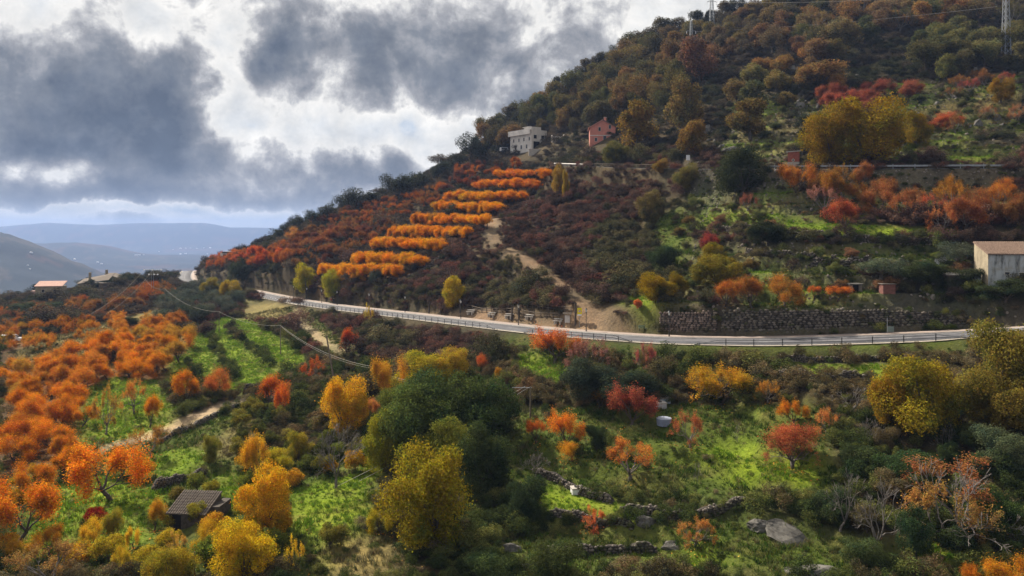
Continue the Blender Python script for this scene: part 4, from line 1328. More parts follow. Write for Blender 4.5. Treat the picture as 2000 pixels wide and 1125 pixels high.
# ------------------------------------------------------------------ masses nobody could count: undergrowth, grass, rubble
def scatter_tree(name, sources):
    """node tree that sets one of the source shapes on every point"""
    ng = bpy.data.node_groups.new(name, 'GeometryNodeTree')
    ng.interface.new_socket('Geometry', in_out='INPUT', socket_type='NodeSocketGeometry')
    ng.interface.new_socket('Geometry', in_out='OUTPUT', socket_type='NodeSocketGeometry')
    N, L = ng.nodes, ng.links
    gi, go = N.new('NodeGroupInput'), N.new('NodeGroupOutput')

    def attr(nm, ty):
        a = N.new('GeometryNodeInputNamedAttribute')
        a.data_type = ty
        a.inputs['Name'].default_value = nm
        return a.outputs['Attribute']
    rot, scl, var = attr('rot', 'FLOAT_VECTOR'), attr('scl', 'FLOAT_VECTOR'), attr('variant', 'INT')
    join = N.new('GeometryNodeJoinGeometry')
    for k, src in enumerate(sources):
        cmp_ = N.new('FunctionNodeCompare')
        cmp_.data_type = 'INT'
        cmp_.operation = 'EQUAL'
        ii = [s for s in cmp_.inputs if s.type == 'INT']
        L.new(var, ii[0])
        ii[1].default_value = k
        oi = N.new('GeometryNodeObjectInfo')
        oi.inputs['Object'].default_value = src
        ip = N.new('GeometryNodeInstanceOnPoints')
        L.new(gi.outputs[0], ip.inputs['Points'])
        L.new(cmp_.outputs[0], ip.inputs['Selection'])
        L.new(oi.outputs['Geometry'], ip.inputs['Instance'])
        L.new(rot, ip.inputs['Rotation'])
        L.new(scl, ip.inputs['Scale'])
        L.new(ip.outputs[0], join.inputs[0])
    L.new(join.outputs[0], go.inputs[0])
    return ng


def scatter(name, label, sources, pos, rot, scl, var):
    n = len(pos)
    me = bpy.data.meshes.new(name)
    me.vertices.add(n)
    me.vertices.foreach_set('co', np.asarray(pos, np.float32).ravel())
    for nm, ty, data, key in (('rot', 'FLOAT_VECTOR', rot, 'vector'), ('scl', 'FLOAT_VECTOR', scl, 'vector'), ('variant', 'INT', var, 'value')):
        at = me.attributes.new(nm, ty, 'POINT')
        at.data.foreach_set(key, np.asarray(data, np.int32 if ty == 'INT' else np.float32).ravel())
    o = obj(name, me, None, kind='stuff', label=label)
    md = o.modifiers.new('scatter', 'NODES')
    md.node_group = scatter_tree(name, sources)
    return o


def source(name, me):
    return bpy.data.objects.new(name, me)


def field_points(mask, spacing, rng, ymin=40, ymax=560):
    """jittered points wherever the mask (on the land grid) holds"""
    xs = np.arange(GX0, GX1, spacing)
    ys = np.arange(ymin, ymax, spacing)
    X, Y = np.meshgrid(xs, ys)
    X = X + rng.uniform(-.5, .5, X.shape) * spacing
    Y = Y + rng.uniform(-.5, .5, X.shape) * spacing
    X, Y = X.ravel(), Y.ravel()
    j = np.clip(np.round(Y - GY0), 0, TZ.shape[0] - 1).astype(int)
    i = np.clip(np.round(X - GX0), 0, TZ.shape[1] - 1).astype(int)
    k = mask[j, i] & (X / Y * FPX + CX > -140) & (X / Y * FPX + CX < 2140)
    X, Y = X[k], Y[k]
    return np.column_stack([X, Y, H(X, Y)])


rng = np.random.default_rng(99)
offroad = ((RS > 0) & (RD > 7.2)) | ((RS <= 0) & (RD > 6.2))
offroad &= (UD > 3.2) & (TD > 1.6)


def scrub_sources(tag, stops, n=3, leaves=2400, size=.022, trans=.2):
    m = leaf_material(tag + '_leaves', trans, .03, .55, per_object=False, stops=stops)
    out = []
    for i in range(n):
        segs, C, N, s, r = lobed(300 + i + len(tag) * 7, leaves, size, 10, .0, .8, .9, .012, .25)
        out.append(source(tag + str(i), leaves_mesh(tag, C, N, s, r, .55, m)))
    return out


def lay(name, label, src, pts_, w, h, rng, sink=.1):
    n = len(pts_)
    s = np.exp(rng.normal(0, .32, n))
    big = (rng.random(n) < .06) & (pts_[:, 1] > 95)
    s = np.where(big, s * 1.6, np.where(pts_[:, 1] < 95, np.minimum(s, 1.25), s))
    ww = w * s * rng.uniform(.85, 1.2, n)
    hh = h * s * rng.uniform(.75, 1.3, n)
    p = pts_.copy()
    p[:, 2] -= hh * sink
    rot = np.column_stack([rng.normal(0, .12, n), rng.normal(0, .12, n), rng.uniform(0, 6.28, n)])
    zone = fbm(p[:, 0] / 13, p[:, 1] / 13, 23, 3) + rng.normal(0, .16, n)      # one plant takes over here, another there
    k3 = len(src) // 2
    var = np.where(zone > -.12, rng.integers(0, k3, n), rng.integers(k3, len(src), n))
    lump = 1 + .45 * fbm(p[:, 0] / 6, p[:, 1] / 6, 29, 2)
    ww, hh = ww * lump, hh * lump
    return scatter(name, label, src, p, rot, np.column_stack([ww, ww, hh]), var)


def open_up(p, lim):
    """leave clearings where grass and rock show"""
    return p[fbm(p[:, 0] / 8, p[:, 1] / 8, 61, 3) > lim]


hill = (TPY < 660) | ((TPY < 715) & (TPX > 600) & (TPX < 1000))
S_BRAM = scrub_sources('bramble', [(0, (.05, .036, .028)), (.4, (.10, .066, .048)), (.7, (.15, .085, .062)), (.9, (.17, .065, .045)), (1, (.22, .15, .10))])
S_BRAM += scrub_sources('bramble_green', [(0, (.045, .045, .024)), (.4, (.085, .08, .038)), (.75, (.12, .105, .045)), (1, (.17, .14, .07))])
S_UNDER = scrub_sources('undergrowth', [(0, (.03, .042, .015)), (.4, (.07, .088, .024)), (.75, (.115, .125, .032)), (1, (.17, .165, .045))])
S_UNDER += scrub_sources('undergrowth_brown', [(0, (.06, .05, .025)), (.4, (.12, .095, .042)), (.75, (.17, .115, .055)), (1, (.21, .17, .085))])
S_HEATH = scrub_sources('heath', [(0, (.045, .04, .03)), (.5, (.085, .068, .046)), (1, (.14, .105, .07))])
S_HEATH += scrub_sources('heath_green', [(0, (.035, .04, .022)), (.5, (.065, .068, .036)), (1, (.11, .10, .055))])
# ground kept clear round buildings and the picnic place
CLEAR = np.zeros(TX.shape, bool)
for (px, py, r_) in ((1030, 300, 7), (1046, 302, 5), (1160, 288, 6), (1172, 290, 6), (1550, 328, 3.5), (365, 1036, 3.2), (385, 1030, 3), (1090, 276, 4), (95, 580, 9), (182, 568, 6), (222, 562, 6), (1737, 580, 2.5), (1256, 648, 3), (1344, 322, 2)):
    g = near_ground(px, py)
    CLEAR |= np.hypot(TX - g[0], TY - g[1]) < r_
offroad &= ~CLEAR
low = COVER == SCRUB
near_up = hill & low & offroad & (TY < 262) & (TPY > 300)
lay('bramble_scrub', 'dark brown brambles covering the steep slope above the road', S_BRAM, open_up(field_points(near_up, 1.35, rng), -.42), 2.3, 1.45, rng)
lay('hill_heath', 'dark heath and low scrub on the upper hill', S_HEATH, field_points(((COVER == SCRUB) | (COVER == LITTER)) & offroad & hill & ~near_up, 2.3, rng), 3.0, 1.5, rng)
lay('valley_undergrowth', 'tangled green and brown undergrowth below the road', S_UNDER, open_up(field_points(~hill & low & offroad, 1.25, rng), -.4), 2.0, 1.35, rng)
ed = (COVER == ROCKY) & offroad
lay('bank_undergrowth', 'low weeds on the terrace banks', S_UNDER, field_points(ed, 1.3, rng), 1.2, .75, rng)
thin = np.isin(COVER, (DULL, DRY, LITTER)) & offroad & (TY < 200)
pt = field_points(thin, 2.2, rng)
pt = pt[fbm(pt[:, 0] / 6, pt[:, 1] / 6, 5, 3) > .05]
lay('field_weeds', 'scattered weeds and low bushes in the fields', S_UNDER, pt, 1.3, .7, rng)


def tuft_mesh(seed, m, n=26, spread=.5):
    r = np.random.default_rng(seed)
    v, f = [], []
    for i in range(n):
        a, q = r.uniform(0, 6.28), abs(r.normal()) * spread * .5
        c = np.array((math.cos(a) * q, math.sin(a) * q, 0))
        b = r.uniform(0, 6.28)
        d = np.array((math.cos(b), math.sin(b), 0)) * r.uniform(.02, .045)
        t_ = c + np.array((r.normal() * .12, r.normal() * .12, r.uniform(.45, 1.0)))
        k = len(v)
        v += [c - d, c + d, t_]
        f.append((k, k + 1, k + 2))
    me = new_mesh('tuft', np.array(v), np.array(f))
    me.materials.append(m)
    return me


M_GRASS = leaf_material('grass_blades', .35, .03, .4, per_object=False, stops=[(0, (.085, .14, .012)), (.4, (.13, .205, .015)), (.72, (.18, .255, .02)), (.9, (.19, .19, .04)), (1, (.24, .20, .08))])
M_DGRASS = leaf_material('dull_grass_blades', .3, .03, .4, per_object=False, stops=[(0, (.045, .07, .012)), (.45, (.07, .105, .016)), (.7, (.10, .11, .025)), (1, (.17, .14, .06))])
M_DRYG = leaf_material('dry_grass_blades', .3, .02, .4, per_object=False, stops=[(0, (.15, .12, .05)), (.6, (.22, .18, .085)), (1, (.12, .12, .03))])
for nm, lab, cls, m_, sp, hh in (('grass', 'short bright green grass on the lit terraces', LUSH, M_GRASS, .62, .34), ('dull_grass', 'darker rough grass in the orchards', DULL, M_DGRASS, .7, .4), ('dry_grass', 'straw coloured dry grass on the slopes', DRY, M_DRYG, .9, .5)):
    pt = field_points((COVER == cls) & offroad, sp, rng)
    pt = pt[pt[:, 1] < 230]
    k = fbm(pt[:, 0] / 2.3, pt[:, 1] / 2.3, 17, 3)
    src = [source(nm + str(i), tuft_mesh(400 + i, m_)) for i in range(3)]
    n = len(pt)
    s = np.exp(rng.normal(0, .25, n)) * (1 + k * .8)
    rot = np.column_stack([np.zeros(n), np.zeros(n), rng.uniform(0, 6.28, n)])
    scatter(nm, lab, src, pt, rot, np.column_stack([s * 1.0, s * 1.0, s * hh]), rng.integers(0, 3, n))


def rock_mesh(seed, m, sub=2, sharp=.35):
    import bmesh
    bm = bmesh.new()
    bmesh.ops.create_icosphere(bm, subdivisions=sub, radius=.5)
    r = np.random.default_rng(seed)
    pl = r.normal(size=(9, 3))
    pl /= np.linalg.norm(pl, axis=1)[:, None]
    for v in bm.verts:
        c = np.array(v.co)
        for q in pl:                           # cut flat faces
            d = c @ q - .36 + r.normal() * .004
            if d > 0:
                c = c - q * d * .9
        v.co = c * (1 + r.normal() * .02)
    if sub > 2:
        for v in bm.verts:
            q = np.array(v.co)
            k_ = fbm(np.array([q[0] * 5 + seed, q[0] * 13]), np.array([q[1] * 5 + q[2] * 4, q[1] * 13 + q[2] * 11]), seed % 97, 3)
            v.co = q * (1 + .16 * k_[0] + .06 * k_[1])
    me = bpy.data.meshes.new('rock')
    bm.to_mesh(me)
    bm.free()
    me.materials.append(m)
    return me


M_STONE = mat('granite', (.125, .118, .105), .95, 1.6, .65, .9)
def stone_material(name, c, dark=.5):
    m = bpy.data.materials.new(name)
    m.use_nodes = True
    t = NT(m.node_tree)
    tc = t.n('ShaderNodeTexCoord').outputs['Object']
    ri = t.n('ShaderNodeNewGeometry').outputs['Random Per Island']
    k = t.m('MULTIPLY_ADD', ri, 1.1, .45)
    n1 = t.ramp(t.noise(tc, 5.0, 5, .6).outputs[0], [(.3, tuple(v * dark for v in c)), (.7, c)])
    n1 = t.mix(t.ramp(t.noise(tc, .45, 4, .6).outputs[0], [(.5, (0, 0, 0)), (.64, (.7, .7, .7))]), n1, (.06, .065, .03))     # moss and soil
    hs = t.n('ShaderNodeHueSaturation')
    t.put(hs.inputs['Color'], n1)
    t.put(hs.inputs['Value'], k)
    p = t.n('ShaderNodeBsdfPrincipled')
    t.put(p.inputs['Base Color'], hs.outputs[0])
    p.inputs['Roughness'].default_value = .95
    p.inputs['Specular IOR Level'].default_value = .1
    t.put(t.n('ShaderNodeOutputMaterial').inputs[0], p.outputs[0])
    return m


M_STONEW = stone_material('wall_stone', (.20, .17, .145))
ROCKS = [rock_mesh(500 + i, M_STONE, 1) for i in range(4)]
WROCKS = [rock_mesh(520 + i, M_STONEW, 1) for i in range(4)]
pt = field_points(((COVER == ROCKY) | ((slope > .8) & (TPX > 1330) & (TPY < 600) & (TPY > 330))) & offroad & (TY < 240), .75, rng)
pt = pt[rng.random(len(pt)) < .55]
n = len(pt)
s = np.exp(rng.normal(-.9, .4, n))
scatter('terrace_stones', 'loose grey stones of the crumbling terrace banks', [source('stone' + str(i), m_) for i, m_ in enumerate(WROCKS)], pt, rng.uniform(0, 6, (n, 3)), np.column_stack([s * 1.3, s, s * .8]), rng.integers(0, 4, n))
pt = field_points((TPY < 300) & (TPX > 1350) & (fbm(TX / 14, TY / 14, 7, 3) > .22), 3.2, rng)
n = len(pt)
s = np.exp(rng.normal(.1, .5, n))
scatter('outcrop_stones', 'grey granite outcrops on the upper slope', [source('outcrop' + str(i), m_) for i, m_ in enumerate(ROCKS)], pt, rng.uniform(0, 6, (n, 3)), np.column_stack([s * 1.5, s, s * .7]), rng.integers(0, 4, n))

# far orchards that read as one mass
for nm, lab in (('wine_orchard', 'dark red orchards massed on the slope left of the orange rows'), ('distant_orchard', 'rust brown orchards massed on the far left slope')):
    items = MASS[nm]
    src, key = [], {}
    for (p, s, r, kd, c) in items:
        k = (kd, c)
        if k not in key:
            key[k] = (len(src), 2)
            for i in range(2):
                tr, cr = KIND[kd][i]
                c2 = cr.copy()
                m2 = bpy.data.materials.get(f'{nm}_{len(key)}') or leaf_material(f'{nm}_{len(key)}', .38, .03, .5, per_object=False, stops=[(0, tuple(v * .8 for v in c)), (1, tuple(min(1, v * 1.2) for v in c))])
                c2.materials.clear()
                c2.materials.append(m2)
                src.append(source(nm, c2))
    pos = np.array([i[0] for i in items])
    scl = np.array([i[1] for i in items])
    rot = np.array([(0, 0, i[2]) for i in items])
    var = np.array([key[(i[3], i[4])][0] + random.randrange(2) for i in items])
    scatter(nm, lab, src, pos, rot, scl, var)

# leaves fallen under the trees
lv, lc = [], []
for (x, y, w, kd, c) in PLACED:
    if y < 175 and kd in ('cherry', 'sparse', 'shoot', 'round', 'row') and c[0] > .25:
        k = int(46 + 9 * w)
        r_ = np.abs(rng.normal(0, .42, k)) * w
        a_ = rng.uniform(0, 6.28, k)
        lv.append(np.column_stack([x + np.cos(a_) * r_, y + np.sin(a_) * r_]))
lv = np.vstack(lv)
ok = (lv[:, 0] > GX0) & (lv[:, 1] > GY0 + 2)
lv = lv[ok]
C3 = np.column_stack([lv, H(lv[:, 0], lv[:, 1]) + .06 + rng.uniform(0, .1, len(lv))])
N3 = rng.normal(size=(len(lv), 3)) * .35 + np.array((0, 0, 1))
m_ = bpy.data.materials.new('fallen_leaf')
m_.use_nodes = True
t_ = NT(m_.node_tree)
df = t_.n('ShaderNodeBsdfDiffuse')
t_.put(df.inputs[0], t_.ramp(t_.n('ShaderNodeNewGeometry').outputs['Random Per Island'], [(0, (.16, .07, .03)), (.4, (.36, .13, .03)), (.7, (.48, .22, .03)), (1, (.40, .30, .06))]))
t_.put(t_.n('ShaderNodeOutputMaterial').inputs[0], df.outputs[0])
obj('fallen_leaves', leaves_mesh('fallen_leaves', C3, N3, .085, rng, .7, m_), kind='stuff', label='orange and brown leaves fallen under the trees')

# ------------------------------------------------------------------ building blocks
def boxv(x0, x1, y0, y1, z0, z1):
    v = [(x0, y0, z0), (x1, y0, z0), (x1, y1, z0), (x0, y1, z0), (x0, y0, z1), (x1, y0, z1), (x1, y1, z1), (x0, y1, z1)]
    f = [(3, 2, 1, 0), (4, 5, 6, 7), (0, 1, 5, 4), (1, 2, 6, 5), (2, 3, 7, 6), (3, 0, 4, 7)]
    return v, f


def multi(name, parts, m, parent=None, **kw):
    """several shapes of one part joined into a mesh"""
    V, F = [], []
    for v, f in parts:
        k = len(V)
        V += [tuple(p) for p in v]
        F += [tuple(i + k for i in q) for q in f]
    return obj(name, new_mesh(name, np.array(V, float), F), m, parent, **kw)


def box(name, parent, x0, x1, y0, y1, z0, z1, m, bevel=0.0, **kw):
    o = multi(name, [boxv(x0, x1, y0, y1, z0, z1)], m, parent, **kw)
    if bevel:
        b = o.modifiers.new('bevel', 'BEVEL')
        b.width, b.segments = bevel, 1
    return o


def rod(p, q, r0, r1=None, n=8):
    p, q = np.array(p, float), np.array(q, float)
    r1 = r0 if r1 is None else r1
    d = q - p
    d /= np.linalg.norm(d)
    u = np.cross(d, (0, 0, 1.) if abs(d[2]) < .9 else (1., 0, 0))
    u /= np.linalg.norm(u)
    w = np.cross(d, u)
    v = []
    for c, r in ((p, r0), (q, r1)):
        for k in range(n):
            a = 2 * math.pi * k / n
            v.append(c + (u * math.cos(a) + w * math.sin(a)) * r)
    f = [(k, (k + 1) % n, n + (k + 1) % n, n + k) for k in range(n)] + [tuple(range(n))[::-1], tuple(range(n, 2 * n))]
    return v, f


def polytube(pts_, r, n=6):
    pts_ = np.array(pts_, float)
    d = np.gradient(pts_, axis=0)
    d /= np.linalg.norm(d, axis=1)[:, None]
    u = np.cross(d, (0, 0, 1.))
    u /= np.linalg.norm(u, axis=1)[:, None] + 1e-9
    w = np.cross(d, u)
    a = np.arange(n) * 2 * math.pi / n
    v = pts_[:, None] + (u[:, None] * np.cos(a)[None, :, None] + w[:, None] * np.sin(a)[None, :, None]) * r
    i = np.arange(len(pts_) * n).reshape(-1, n)
    f = np.stack([i[:-1], np.roll(i[:-1], -1, 1), np.roll(i[1:], -1, 1), i[1:]], -1).reshape(-1, 4)
    return v.reshape(-1, 3), f


M_PLASTER = mat('white_plaster', (.62, .58, .53), .9, .5, .22, .1)
M_PINKW = mat('pink_plaster', (.50, .20, .155), .9, .6, .2, .1)
M_GLASS = mat('dark_glass', (.02, .022, .028), .15, 2, .3, spec=.5)
M_FRAME = mat('window_frame', (.45, .42, .38), .7, 2, .2)
M_TILE = mat('roof_tile', (.21, .145, .11), .9, 4, .6, .2)
M_OLDTILE = mat('old_roof_tile', (.17, .14, .115), .95, 5, .5, .3)
M_OLDWALL = mat('old_stone_wall', (.08, .068, .055), .95, 3, .5, .6)
M_CREAM = mat('cream_plaster', (.29, .245, .17), .9, .8, .35, .1)
M_METAL = mat('dark_metal', (.035, .038, .04), .5, 4, .3, metal=.3)
M_STEEL = mat('galvanised_steel', (.27, .285, .30), .5, 3, .25, metal=.2)
M_WOOD = mat('weathered_wood', (.17, .135, .10), .9, 4, .4, .3)
M_CONC = mat('pale_concrete', (.42, .39, .35), .9, 2, .25, .2)
M_BRICK = mat('red_brick', (.33, .105, .075), .9, 3, .35, .3)
M_WHITE = mat('white_sheet', (.72, .72, .74), .6, 2, .15)


def window(parent, x, z, w, h, y, side_='front', m=None):
    """dark pane in a raised frame with a sill, on the front (y) or on a side (x)"""
    d = .06
    if side_ == 'front':
        wn = box('window', parent, x - w / 2, x + w / 2, y - .01, y + .05, z, z + h, m or M_GLASS)
        multi('frame', [boxv(x - w / 2 - .08, x - w / 2, y - d, y + .04, z - .08, z + h + .08), boxv(x + w / 2, x + w / 2 + .08, y - d, y + .04, z - .08, z + h + .08), boxv(x - w / 2, x + w / 2, y - d, y + .04, z + h, z + h + .08)], M_FRAME, wn)
        box('sill', wn, x - w / 2 - .14, x + w / 2 + .14, y - .14, y + .04, z - .09, z - .002, M_FRAME)
    else:
        wn = box('window', parent, y - .01, y + .05, x - w / 2, x + w / 2, z, z + h, m or M_GLASS)
        multi('frame', [boxv(y - d, y + .04, x - w / 2 - .08, x - w / 2, z - .08, z + h + .08), boxv(y - d, y + .04, x + w / 2, x + w / 2 + .08, z - .08, z + h + .08), boxv(y - d, y + .04, x - w / 2, x + w / 2, z + h, z + h + .08)], M_FRAME, wn)
        box('sill', wn, y - .14, y + .04, x - w / 2 - .14, x + w / 2 + .14, z - .09, z - .002, M_FRAME)
    return wn


def tile_row(parent, p0, p1, across, r, m, seg=7):
    """one column of overlapping half-round tiles from eave p0 to ridge p1"""
    p0, p1, ac = np.array(p0, float), np.array(p1, float), np.array(across, float)
    up = np.cross(ac, p1 - p0)
    up /= np.linalg.norm(up)
    if up[2] < 0:
        up = -up
    V, F = [], []
    for s in range(seg):
        a, b = p0 + (p1 - p0) * (s / seg), p0 + (p1 - p0) * ((s + 1.12) / seg)
        k = len(V)
        jit = random.uniform(-.012, .012)
        for c, lift, rr in ((a, .045, r), (b, .0, r * .82)):
            for q in range(6):
                an = math.pi * q / 5
                V.append(c + ac * (math.cos(an) * rr + jit) + up * (math.sin(an) * rr * .8 + lift))
        for q in range(5):
            F.append((k + q, k + q + 1, k + 7 + q, k + 6 + q))
    return obj('tile_row', new_mesh('tile_row', np.array(V), F), m, parent)


def face_dir(rz):
    return rz


# ------------------------------------------------------------------ farmhouse at the right edge
def farmhouse():
    p = P(1930, 563, 114)
    t = thing('farmhouse', 'whitewashed farmhouse with streaked walls and red tile roof at the right edge', 'house', p, R(-15))
    L, D, hf, hb = 11.0, 6.4, 5.1, 6.75
    v = [(0, 0, -1), (L, 0, -1), (L, D, -1), (0, D, -1), (0, 0, hf), (L, 0, hf), (L, D, hb), (0, D, hb)]
    m = bpy.data.materials.new('streaked_whitewash')
    m.use_nodes = True
    n = NT(m.node_tree)
    tc = n.n('ShaderNodeTexCoord').outputs['Object']
    mp = n.n('ShaderNodeMapping')
    mp.inputs['Scale'].default_value = (1.1, 1.1, .22)
    n.put(mp.inputs[0], tc)
    s = n.noise(mp.outputs[0], 1.3, 6, .62).outputs[0]
    b = n.noise(tc, .9, 6, .65).outputs[0]
    c = n.ramp(s, [(.38, (.09, .095, .095)), (.50, (.32, .335, .345)), (.7, (.44, .46, .47))])
    c = n.mix(n.ramp(b, [(.5, (0, 0, 0)), (.66, (.75, .75, .75))]), c, (.27, .25, .2))
    bs = n.n('ShaderNodeBsdfPrincipled')
    n.put(bs.inputs['Base Color'], c)
    bs.inputs['Roughness'].default_value = .95
    n.put(n.n('ShaderNodeOutputMaterial').inputs[0], bs.outputs[0])
    obj('front_wall', new_mesh('front_wall', np.array([(0, 0, -1), (L, 0, -1), (L, .3, -1), (0, .3, -1), (0, 0, hf), (L, 0, hf), (L, .3, hf), (0, .3, hf)]), boxv(0, 1, 0, 1, 0, 1)[1]), m, t)
    obj('gable_wall', new_mesh('gable_wall', np.array([(-.004, .01, -1), (.3, .01, -1), (.3, D, -1), (-.004, D, -1), (-.004, .01, hf), (.3, .01, hf), (.3, D, hb), (-.004, D, hb)]), boxv(0, 1, 0, 1, 0, 1)[1]), M_CREAM, t)
    box('rear_wall', t, .3, L, D - .3, D, -1, hb - .1, M_CREAM)
    box('side_wall', t, L - .3, L, .3, D - .3, -1, hf, M_CREAM)
    rf = obj('roof', new_mesh('roof', np.array([(-.15, -.3, hf - .05), (L + .15, -.3, hf - .05), (L + .15, D + .1, hb + .02), (-.15, D + .1, hb + .02), (-.15, -.3, hf + .06), (L + .15, -.3, hf + .06), (L + .15, D + .1, hb + .13), (-.15, D + .1, hb + .13)]), boxv(0, 1, 0, 1, 0, 1)[1]), M_TILE, t)
    x = 0.0
    while x < L:
        tile_row(rf, (x, -.36, hf + .07), (x, D + .1, hb + .14), (1, 0, 0), .11, M_TILE, 12)
        x += .27
    window(t, 4.6, 1.15, .95, 1.25, 0, m=mat('old_shutter', (.05, .045, .04), .9, 4, .4))
    window(t, 2.5, 2.1, .55, .35, 0)
    # lean-to shed at the gable
    q = P(1888, 552, 117)
    s_ = thing('lean_to_shed', 'low shed with broken tile roof and pale blue door beside the farmhouse', 'shed', q, R(-12))
    box('wall', s_, -2.6, 1.1, 0, 2.2, -1.2, 1.0, M_OLDWALL)
    box('door', s_, 1.1, 2.0, -.1, .05, -.4, 1.5, mat('blue_door', (.42, .50, .56), .7, 2, .2))
    r2 = box('roof', s_, -2.8, 1.15, -.25, 2.3, 1.002, 1.1, M_OLDTILE)
    for i in range(14):
        tile_row(r2, (-2.7 + i * .27, -.3, 1.1), (-2.7 + i * .27, 2.3, 1.35), (1, 0, 0), .11, M_CONC, 4)
    box('lintel', s_, 1.0, 2.1, -.2, .1, 1.502, 1.62, M_CONC)


farmhouse()


# ------------------------------------------------------------------ stone hut at the lower left
def stone_hut():
    g = G(365, 1034)
    k = g[1] / FPX
    t = thing('stone_hut', 'dark stone hut with grey ribbed tile roof at the lower left', 'hut', g - np.array((0, 0, .35)), R(-6))
    W, D, he, hr = 74 * k, 3.2, 1.9, 3.0
    V, F = [], []
    wl = box('wall', t, -W / 2, W / 2, .05, D, -1, he - .02, M_OLDWALL)
    box('doorway', t, -W / 2 + .35, -W / 2 + 1.25, .02, .3, -1, he - .12, mat('dark_opening', (.012, .011, .01), 1, 2, .2))  # solid near-black panel, shade of the interior put into its colour
    box('lintel', t, -W / 2 + .2, -W / 2 + 1.4, -.06, .2, he - .118, he - .03, M_WOOD)
    for s in (-1, 1):
        x = s * W / 2
        obj('gable', new_mesh('gable', np.array([(x - .15, .05, he - .03), (x + .15, .05, he - .03), (x + .15, D, he - .03), (x - .15, D, he - .03), (x - .15, D * .96, hr), (x + .15, D * .96, hr)]), [(0, 1, 5, 4), (1, 2, 5), (0, 4, 3), (3, 4, 5, 2), (0, 3, 2, 1)]), M_OLDWALL, t)
    rf = obj('roof', new_mesh('roof', np.array([(-W / 2 - .2, -.25, he - .1), (W / 2 + .2, -.25, he - .1), (W / 2 + .2, D, hr), (-W / 2 - .2, D, hr), (-W / 2 - .2, -.25, he), (W / 2 + .2, -.25, he), (W / 2 + .2, D, hr + .1), (-W / 2 - .2, D, hr + .1)]), boxv(0, 1, 0, 1, 0, 1)[1]), M_OLDWALL, t)
    n = 17
    for i in range(n):
        x = -W / 2 - .1 + (W + .2) * i / (n - 1)
        sag = random.uniform(-.02, .02)
        tile_row(rf, (x, -.3, he + sag), (x + random.uniform(-.03, .03), D, hr + .1 + sag), (1, 0, 0), .088, M_OLDTILE, 8)
    # low lean-to against the right gable
    box('side_wall', t, W / 2 + .152, W / 2 + 1.0, 1.0, D + .4, -1, he + .4, M_OLDWALL)


stone_hut()


# ------------------------------------------------------------------ white house and pink house on the hill
def white_house():
    g = G(1038, 294)
    u = g[1] / FPX
    t = thing('white_house', 'three storey white house with flat roof below the oak wood', 'house', g, R(38))
    # local x runs along the right face, -y... the corner nearest the road is the origin
    A, B, h = 27 * u / .62, 46 * u / .62, 40 * u
    A, B = 8.5, 14.5
    box('wall', t, 0, A, 0, B, -3, h, M_PLASTER)
    rf = box('roof_slab', t, -.9, A + .003, -.003, B + .3, h + .002, h + .35, M_PLASTER)
    box('fascia', t, -1.0, -.6, -.05, B + .35, h - 1.6, h + .6, M_PLASTER)
    box('parapet', t, -.02, A * .62, .0, 5.0, h + .352, h + 1.5, M_PLASTER)
    box('roof_pergola', t, -.3, .2, .6, 5.6, h + 1.502, h + 1.7, M_PLASTER)
    for x in (2.0, 6.2):
        window(t, x, h - 3.4, 1.6, 1.5, 0)
    box('garage_opening', t, 1.1, 4.5, -.02, .3, .6, 4.0, mat('dark_opening', (.012, .011, .01), 1, 2, .2))  # panel painted dark to stand in for the unlit inside of the garage
    for y in (1.4, 5.0, 8.4, 12.0):
        window(t, y, h - 4.2, .8, 1.4, 0, 'side')
    for y in (3.2, 6.8, 10.6):
        window(t, y, 1.2, 1.0, 1.6, 0, 'side')
    w = G(1046, 300)
    gw = thing('garden_wall', 'pale beige garden wall in front of the white house', 'wall', w, R(20))
    box('wall_panel', gw, -3, 5, 0, .3, -1, 1.7, M_CONC)
    box('coping', gw, -3.1, 5.1, -.05, .35, 1.702, 1.85, M_PLASTER)
    g2 = G(1090, 274)
    rw = thing('ruined_wall', 'low broken pale wall between the white house and the pink house', 'wall', g2, R(15))
    box('wall_panel', rw, -2.6, 2.6, 0, .4, -1, 1.6, M_CONC)
    box('pillar', rw, 2.3, 2.8, -.1, .5, 1.602, 2.4, M_PLASTER)
    box('pillar', rw, -2.7, -2.2, -.1, .5, 1.602, 2.0, M_PLASTER)


white_house()


